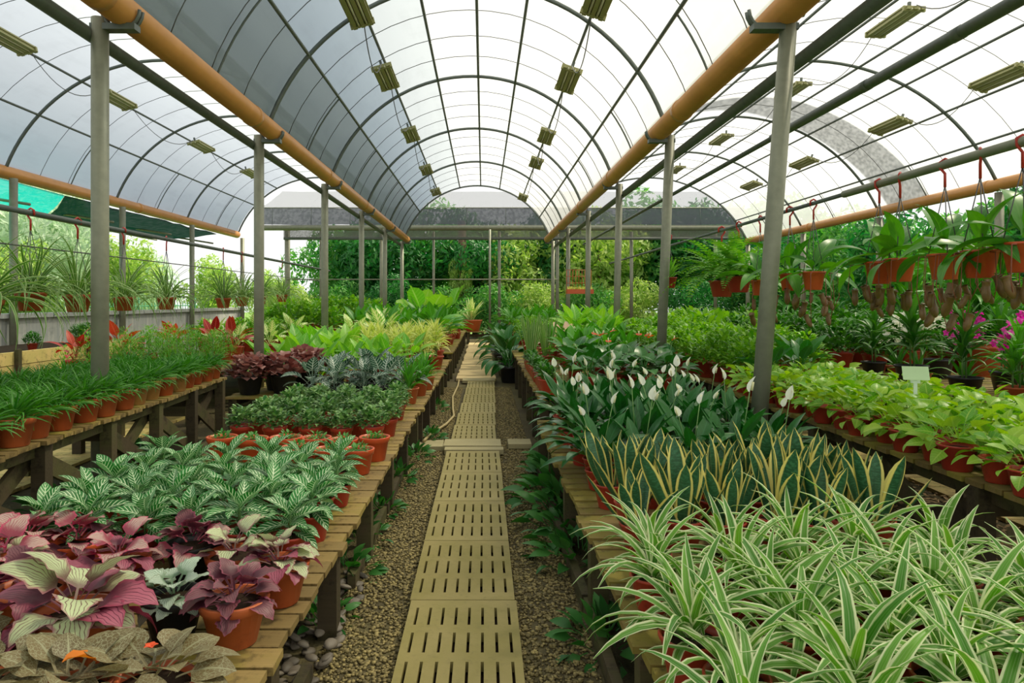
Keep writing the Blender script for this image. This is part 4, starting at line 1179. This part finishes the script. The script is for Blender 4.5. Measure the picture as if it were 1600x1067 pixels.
# orchid bench
patch('black_pot_dracaena', DRC, 'dark dracaena in a black pot behind the pothos', [(4.5, 5.4), (4.45, 6.5), (4.5, 7.4), (4.6, 8.3), (5.2, 7.0), (5.3, 8.2), (5.2, 9.0)], .70, 'dracaenas in black pots', (.9, 1.15))
patch('clay_pot_dracaena', DRC2, 'green cane plant in a clay pot behind the pothos', [(4.55, 5.0), (4.5, 5.95), (4.95, 5.7), (5.3, 6.2), (5.0, 4.95)], .70, 'cane plants in clay bowls', (.8, .95))
patch('dark_shrub', BSHD, 'dark shrub behind the black pots', scat(4.4, 5.8, 8.6, 12.8, 3, 5), .70, 'dark shrubs behind the black pots', (1.1, 1.5))
patch('rear_dark_shrub', BSHD, 'deep green shrub on the rearmost right bench', scat(6.3, 8.5, 8.7, 18.5, 4, 6), .6, 'shrubs on the rearmost right bench', (1.3, 1.9))
patch('rear_palm', DRC2, 'arching green palm-like plant in the right background', [(6.4, 9.0), (7.1, 9.8), (6.6, 11.0), (8.0, 10.2), (5.9, 13.4), (7.6, 12.6)], .6, 'palm-like plants in the right background', (1.8, 2.4))
patch('side_shrub', BSH, 'light green shrub behind the bushy red pots', scat(4.2, 6.0, 13.4, 20, 3, 5), .0, 'light shrubs behind the red pots', (2.0, 2.7))

# orchid sprays
def orchid(mat, n, rn):
    pr = []; st = []
    for s in range(3):
        a = rn.uniform(-.5, .5); hx = rn.uniform(-.12, .12)
        top = Vector((hx + .15 * a, rn.uniform(-.1, .1), .62 + rn.uniform(-.06, .1)))
        st.append(tube([(hx * .2, 0, .12), (hx * .7, 0, .4), top], .004, 5))
        for i in range(n):
            p = top + Vector((rn.gauss(0, .06), rn.gauss(0, .06), rn.gauss(-.04, .08)))
            ax = rn.uniform(0, 6); tl = rn.uniform(.3, 1.4)
            for q in range(5):
                pr.append(('petal', leaf_geo(.040, .03, p_ovate, 20, -10, nv=3, nu=2), T(*p) @ RZ(ax) @ RX(tl) @ RZ(q * 2 * PI / 5)))
    S = join(st)
    return [('flower_spray', fuse('flower_spray', pr, LM[mat]), Matrix.Identity(4), 'stuff'), ('stalk', mk('orchid_stalk', S[0], S[1], LM['stem']), Matrix.Identity(4))]
oleaf = sp_blades('dkbush', .28, .04, 16, 'terracotta', .12, .12, ((75, 40), (50, 0), (30, -30)), .05)
for i, (x, y, m, l) in enumerate([(4.75, 6.2, 'orchid', 'magenta orchid spray below the nearest hanging pitcher plants'), (4.62, 6.75, 'orchid', 'smaller magenta orchid left of the big magenta spray'),
                                  (5.1, 6.5, 'orchid', 'magenta orchid at the right picture edge'), (4.7, 7.6, 'worchid', 'white orchid behind the hanging pitcher plants'), (4.95, 8.4, 'worchid', 'second white orchid, further from the camera')]):
    rn = random.Random(40 + i)
    spawn('orchid', oleaf(rn) + orchid(m, 15, rn), (x, y, .70), R.uniform(-.3, .3), 1.05, l, 'orchid', 'orchids on the far right bench')

# big striped plant closing the walkway
spawn('striped_bromeliad', BIRD[0], (-.45, 26.6, .45), .4, 1.35, 'big pale yellow-striped plant in a clay pot at the walkway end', 'plant')

# plants growing on the ground beside the gravel
def ground_plant(rn, n=46, L=.12, W=.06):
    gs = geoset(L, W, p_ovate, [(75, 30), (50, -5), (25, -35)], fold=.2, nv=4, nu=2, pet=.06, petw=.003)
    pr = rosette(gs, n, rn, .13, .0, .07, .7, 1.4, .4)
    return [('foliage', fuse('foliage', pr, LM['ground']), Matrix.Identity(4), 'stuff')]
GP = [ground_plant(random.Random(60 + q)) for q in range(4)]
for i, (x, y, s) in enumerate([(.74, 2.6, .8), (.58, 3.25, 1.0), (.56, 4.3, 1.15), (.60, 4.75, 1.3), (.62, 5.1, 1.6), (.60, 5.6, 1.5), (.66, 6.2, 1.4), (.70, 6.9, 1.2)]):
    spawn('ground_plant', R.choice(GP), (x, y, .0), R.uniform(0, 6), s, f'dark leafy plant on the ground under the right bench edge, {ORD[i]} from camera', 'plant', 'ground plants right of the gravel')
for i, (x, y, s) in enumerate([(-.80, 3.5, .7), (-.80, 4.1, .85), (-.82, 4.7, .9), (-.78, 5.3, .8), (-.76, 6.2, .9), (-.70, 7.1, .9), (-.62, 8.0, .9), (-.72, 10.3, .9)]):
    spawn('ground_plant', R.choice(GP), (x, y, .0), R.uniform(0, 6), s, f'low leafy plant on the ground under the left bench edge, {ORD[i]} from camera', 'plant', 'ground plants left of the gravel')
for i, (x, y, s) in enumerate([(-2.4, 4.2, 1.2), (-3.1, 5.2, 1.3), (-2.5, 5.6, 1.3), (-3.3, 6.7, 1.4)]):
    spawn('ground_plant', R.choice(GP), (x, y, .0), R.uniform(0, 6), s, f'leafy plant on the ground below the clay pot bench, {ORD[i]} from camera', 'plant', 'ground plants below the clay pot bench')

# ================================================================== HANGING PLANTS
pipe('hanging_pipe', [(-3.6, 3.0, 2.3), (-3.6, 16.5, 2.3)], .022, 'steel_dark', 'thin rusty pipe carrying hanging spider plants on the left', 'pipe', 8)
pipe('hanging_wire', [(-3.6, 3.0, 2.03), (-3.6, 16.5, 2.03)], .006, 'wire', 'thin wire below the left hanging pipe', 'wire', 5)
pipe('hanging_pipe', [(3.05, 2.6, 2.5), (3.05, 5.95, 2.5)], .030, 'steel', 'grey pipe carrying the near hanging pitcher plants on the right', 'pipe', 10)
pipe('hanging_pipe', [(3.05, 5.96, 2.5), (3.05, 17, 2.5)], .019, 'steel_dark', 'thin dark pipe continuing the right hanging pipe to the rear', 'pipe', 8)
def hanger(zpot, ztop, r, nst=3):
    """wire stirrup from the pot rim to the pipe with a red hook"""
    parts = []
    for q in range(nst):
        a = q * 2 * PI / nst
        parts.append(('hanger_wire', mk('hanger_wire', *tube([(r * math.cos(a), r * math.sin(a), zpot), (0, 0, ztop - .14)], .0035, 4)[:2], M['wire']), Matrix.Identity(4)))
    pts = [(0, 0, ztop - .15), (0, 0, ztop - .06), (.028, 0, ztop - .02), (.03, 0, ztop + .02), (0, 0, ztop + .038), (-.03, 0, ztop + .02), (-.032, 0, ztop - .02)]
    parts.append(('hook', mk('hook', *tube(pts, .009, 6)[:2], M['redhook']), Matrix.Identity(4)))
    return parts
HS = grow(sp_hangspider, 4)
for i, (y, zb, s, l) in enumerate([(5.05, 1.42, 1.2, 'long trailing hanging spider plant cut by the left picture edge'), (5.6, 1.52, .95, 'hanging spider plant second from the left picture edge'),
                                   (6.25, 1.50, 1.0, 'hanging spider plant just left of the nearest left post'), (7.05, 1.50, .9, 'hanging spider plant just right of the nearest left post'),
                                   (8.0, 1.50, .9, 'hanging spider plant above the red-leaved plants'), (9.75, 1.50, .9, 'hanging spider plant beside the second left post'),
                                   (10.5, 1.52, .85, 'hanging spider plant behind the second left post'), (11.4, 1.55, .85, 'hanging spider plant second behind the second left post'),
                                   (12.6, 1.58, .85, 'rearmost hanging spider plant on the left pipe')]):
    spawn('hanging_spider_plant', HS[i % 4] + hanger(.15, (2.3 - zb) / s, .115), (-3.6, y, zb), R.uniform(0, 6), s, l, 'hanging plant', 'hanging spider plants on the left pipe')

ls_ne = leafset('leaf_blade', LM['nep'], .46, .125, p_lance, [(64, 5), (42, -32), (24, -58), (6, -72)], fold=.2, nv=8, nu=4, pet=.04, petw=.006)
pit_prof = [(.0, 0), (.012, .004), (.026, .03), (.032, .07), (.026, .11), (.028, .145), (.036, .155), (.030, .158), (.020, .13)]
pit = mk('pitcher', *lathe(pit_prof, 10)[:2], LM['pitcher'])
lid = mk('lid', *leaf_geo(.05, .045, p_round, 30, 10, nv=4, nu=2)[:2], LM['pitcher'])
def sp_nep(rn):
    p = pot_parts(.10, .17, 'orangepot', 'plain') + rosette(ls_ne, 11, rn, .03, .15, .06, .75, .6, .2)
    for q in range(8):
        a = rn.uniform(0, 6.28); rr = rn.uniform(.10, .2); z = rn.uniform(-.34, -.12)
        x, y = rr * math.cos(a), rr * math.sin(a)
        p.append(('tendril', mk('tendril', *tube([(0, 0, .16), (x * 1.2, y * 1.2, .15), (x * 1.3, y * 1.3, z * .3), (x, y, z)], .003, 4)[:2], LM['rstem']), Matrix.Identity(4)))
        B = T(x, y, z) @ RZ(rn.uniform(0, 6)) @ RX(rn.uniform(-.6, .6)) @ SCL(rn.uniform(.6, .95))
        p += [('pitcher', pit, B), ('lid', lid, B @ T(0, -.03, .155), 'sub')]
    return p
NE = grow(sp_nep, 4)
for i, (y, zb, l) in enumerate([(3.98, 1.76, 'hanging pitcher plant in orange pot at the right picture edge'), (4.32, 1.74, 'hanging pitcher plant second from the right picture edge'),
                                (4.65, 1.74, 'hanging pitcher plant third from the right picture edge'), (5.15, 1.74, 'hanging pitcher plant fourth from the right picture edge'),
                                (5.42, 1.73, 'hanging pitcher plant with leaves drooping left, fifth from the right edge'), (6.5, 1.70, 'hanging pitcher plant just right of the nearest right post'),
                                (7.0, 1.70, 'hanging pitcher plant second right of the nearest right post'), (7.75, 1.66, 'hanging pitcher plant behind the nearest right post')]):
    spawn('hanging_pitcher_plant', NE[i % 4] + hanger(.17, 2.5 - zb, .10), (3.05, y, zb), R.uniform(0, 6), 1.0, l, 'hanging plant', 'hanging pitcher plants on the right pipe')
# big hanging fern
def sp_fern(rn):
    pr = []
    for i in range(60):
        a = rn.uniform(0, 6.28); L = rn.uniform(.45, .78); a0 = rn.uniform(25, 80); drop = rn.uniform(60, 120)
        y = z = 0
        B = T(0, 0, .15) @ RZ(a)
        n = 20
        for s in range(1, n):
            e = math.radians(a0 - drop * (s / n) ** 1.2)
            y += math.cos(e) * L / n; z += math.sin(e) * L / n
            w = .075 * math.sin(PI * min(1, s / n * .9 + .1))
            for sd in (-1, 1):
                pr.append(('leaflet', FL, B @ T(0, y, z) @ RX(e) @ RZ(sd * -1.25) @ SCL(w / .05)))
    return pot_parts(.12, .16, 'redpot', 'plain') + [('fronds', fuse('fronds', pr, LM['fern']), Matrix.Identity(4), 'stuff')]
FL = leaf_geo(.05, .020, p_lance, 5, -15, nv=3, nu=1, fold=0)
FR_ = grow(sp_fern, 2)
spawn('hanging_fern', FR_[0] + hanger(.16, .85 / 1.3, .12), (3.05, 9.0, 1.65), 0, 1.3, 'large drooping hanging fern between the two nearest right posts', 'hanging plant', 'hanging ferns')
spawn('hanging_fern', FR_[1] + hanger(.16, .80 / 1.2, .12), (3.05, 8.4, 1.70), 2, 1.2, 'drooping hanging fern behind the nearest right post', 'hanging plant', 'hanging ferns')
SM = grow(sp_blades('fern', .24, .03, 40, 'redpot', .10, .15), 1)
spawn('hanging_pot', SM[0] + hanger(.15, .72, .1), (2.62, 9.9, 1.78), 0, 1.0, 'small hanging pot of grass fern against the second right post', 'hanging plant')
# orange hanging tray with seedlings
tr = root('hanging_tray', (2.74, 20.0, 1.80), 0, 1.25, label='orange hanging tray of pale seedlings near the rear right', cat='tray')
ob('tray', mk('tray', *box(-.30, .30, -.14, .14, 0, .10)[:2], M['orangepot'], smooth=False), tr)
gs = geoset(.09, .02, p_lance, [(80, 40), (60, 0)], nv=3, nu=2); rn = random.Random(3)
ob('seedlings', fuse('seedlings', [('leaf', rn.choice(gs), T(rn.uniform(-.28, .28), rn.uniform(-.12, .12), .09) @ RZ(rn.uniform(0, 6))) for _ in range(220)], LM['yel']), tr)['kind'] = 'stuff'
for i in range(9):
    x = -.28 + i * .07
    ob('cage_bar', mk('cage_bar', *tube([(x, .13, .1), (x, .13, .55)], .006, 5)[:2], M['orangepot']), tr)
for z in (.25, .4, .55): ob('cage_rail', mk('cage_rail', *tube([(-.28, .13, z), (.28, .13, z)], .006, 5)[:2], M['orangepot']), tr)
for x in (-.28, .28): ob('hanger_wire', mk('hanger_wire', *tube([(x, .13, .55), (0, 0, 1.49)], .004, 4)[:2], M['wire']), tr)
# ================================================================== TREES OUTSIDE
def crown(n, size, seed, clumps=26):
    rg = np.random.default_rng(seed)
    c = rg.normal(size=(clumps, 3)); c /= np.linalg.norm(c, axis=1)[:, None]; c *= rg.uniform(.25, .78, (clumps, 1))
    k = rg.integers(0, clumps, n)
    d = rg.normal(size=(n, 3)); d /= np.linalg.norm(d, axis=1)[:, None]
    P = c[k] + d * (.32 * rg.uniform(.55, 1.0, (n, 1)) ** .5)
    t = rg.normal(size=(n, 3)); t -= d * (t * d).sum(1)[:, None] * .6; t[:, 2] -= .5
    t /= np.linalg.norm(t, axis=1)[:, None]
    s = np.cross(t, d); s /= np.linalg.norm(s, axis=1)[:, None] + 1e-9
    L = size * rg.uniform(.6, 1.3, (n, 1)); w = L * .38
    V = np.stack([P - t * L * .5, P + s * w * .5 + d * L * .06, P + t * L * .5, P - s * w * .5 + d * L * .06], 1).reshape(-1, 3)
    return V, np.arange(n * 4).reshape(-1, 4)
CROWN = [mk('crown', *crown(6500, .105, 200 + q), None, smooth=False) for q in range(4)]
TM = {
    'deep': m_leaf('tree_leaf_deep', (.02, .14, .035), (.09, .32, .08), .5, .35, 'i'),
    'mid': m_leaf('tree_leaf_mid', (.05, .25, .05), (.22, .48, .11), .5, .35, 'i'),
    'lime': m_leaf('tree_leaf_lime', (.22, .42, .06), (.60, .72, .25), .5, .4, 'i'),
    'pale': m_leaf('tree_leaf_haze_pale', (.40, .55, .38), (.70, .80, .62), .6, .4, 'i'),  # bright haze over the left trees, put into the leaf colour
}
for me in CROWN: me.materials.append(TM['mid'])
def tree(x, y, h, rx, mat, label, zc=None, squash=.8, name='tree', trunk=.16):
    t = root(name, (x, y, -.21), R.uniform(0, 6), 1, label, 'tree', 'trees outside the greenhouse')
    zc = h - rx * squash if zc is None else zc
    o = ob('crown', R.choice(CROWN), t, T(0, 0, zc) @ RZ(R.uniform(0, 6)) @ Matrix.Diagonal((rx, rx, rx * squash, 1)))
    o.material_slots[0].link = 'OBJECT'; o.material_slots[0].material = TM[mat]
    o['kind'] = 'stuff'
    ob('trunk', mk('trunk', *tube([(0, 0, 0), (.1, .05, zc * .6), (0, 0, zc + rx * squash * .4)], [trunk, trunk * .8, trunk * .35], 8)[:2], M['bark']), t)
    return t
rear = [
    (-7.2, 36, 6.5, 3.1, 'mid'), (-5.0, 34, 6.9, 3.3, 'deep'), (-2.6, 36, 7.3, 3.4, 'mid'), (-.4, 34.5, 6.5, 3.0, 'deep'), (1.6, 35, 6.3, 3.0, 'lime'),
    (3.6, 36.5, 7.5, 3.4, 'deep'), (5.6, 34, 6.7, 3.1, 'lime'), (7.8, 36, 7.5, 3.5, 'mid'), (10.2, 35, 7.7, 3.5, 'deep'), (12.8, 36, 7.9, 3.6, 'mid'), (15.5, 36, 8.3, 3.7, 'deep'),
]
for i, (x, y, h, r, m) in enumerate(rear):
    tree(x, y, h, r, m, f'{dict(deep="deep green", mid="green", lime="yellow-green")[m]} tree behind the rear shelter, {ORD[i]} from the left', squash=1.0)
low = [(-8.6, 31, 'lime'), (-6.4, 31.5, 'mid'), (-4.2, 31, 'deep'), (-2.0, 31.5, 'mid'), (.2, 31, 'mid'), (2.3, 31.2, 'lime'), (4.6, 31, 'mid'), (6.8, 31.4, 'lime'), (9.2, 31, 'deep'), (11.6, 31, 'mid')]
for i, (x, y, m) in enumerate(low):
    tree(x, y, 3.0, 1.7, m, f'low {dict(deep="deep green", mid="green", lime="yellow-green")[m]} shrub in the rear hedge, {ORD[i]} from the left', squash=.95, name='hedge_shrub', trunk=.08)
right = [(12.6, 8.5, 5.4, 2.4, 'deep'), (12.8, 11.5, 5.0, 2.3, 'mid'), (12.4, 14.5, 5.2, 2.4, 'deep'), (12.9, 17.6, 5.0, 2.4, 'mid'), (12.5, 20.8, 5.2, 2.5, 'deep'), (13, 24.2, 5.4, 2.6, 'mid'), (12.8, 28, 5.6, 2.7, 'deep'), (13.2, 31.5, 5.8, 2.8, 'deep')]
for i, (x, y, h, r, m) in enumerate(right):
    tree(x, y, h, r, m, f'{dict(deep="dark", mid="fresh green")[m]} tree outside the right gutter, {ORD[i]} from the camera', squash=1.0)
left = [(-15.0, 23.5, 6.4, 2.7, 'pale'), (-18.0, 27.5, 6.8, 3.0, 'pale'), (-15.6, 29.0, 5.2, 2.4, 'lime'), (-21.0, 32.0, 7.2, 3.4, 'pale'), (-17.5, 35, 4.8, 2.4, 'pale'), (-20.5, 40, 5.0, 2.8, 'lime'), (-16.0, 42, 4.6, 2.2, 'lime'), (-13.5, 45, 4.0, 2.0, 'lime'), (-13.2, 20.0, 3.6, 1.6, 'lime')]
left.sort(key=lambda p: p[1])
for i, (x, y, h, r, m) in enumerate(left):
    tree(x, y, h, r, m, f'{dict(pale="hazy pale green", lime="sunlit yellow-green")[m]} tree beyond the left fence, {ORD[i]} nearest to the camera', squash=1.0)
# vine-covered trunk behind the rear rail
tv = root('vine_trunk', (-1.0, 32.6, -.21), label='brown tree trunk wrapped in vines behind the rear rail', cat='tree')
ob('trunk', mk('vine_trunk', *tube([(0, 0, 0), (.1, 0, 2.2), (0, 0, 5.5)], [.26, .2, .18], 12)[:2], M['bark']), tv)
o = ob('vine', CROWN[1], tv, T(0, -.1, 2.6) @ Matrix.Diagonal((.75, .75, 1.7, 1))); o.material_slots[0].link = 'OBJECT'; o.material_slots[0].material = TM['lime']; o['kind'] = 'stuff'
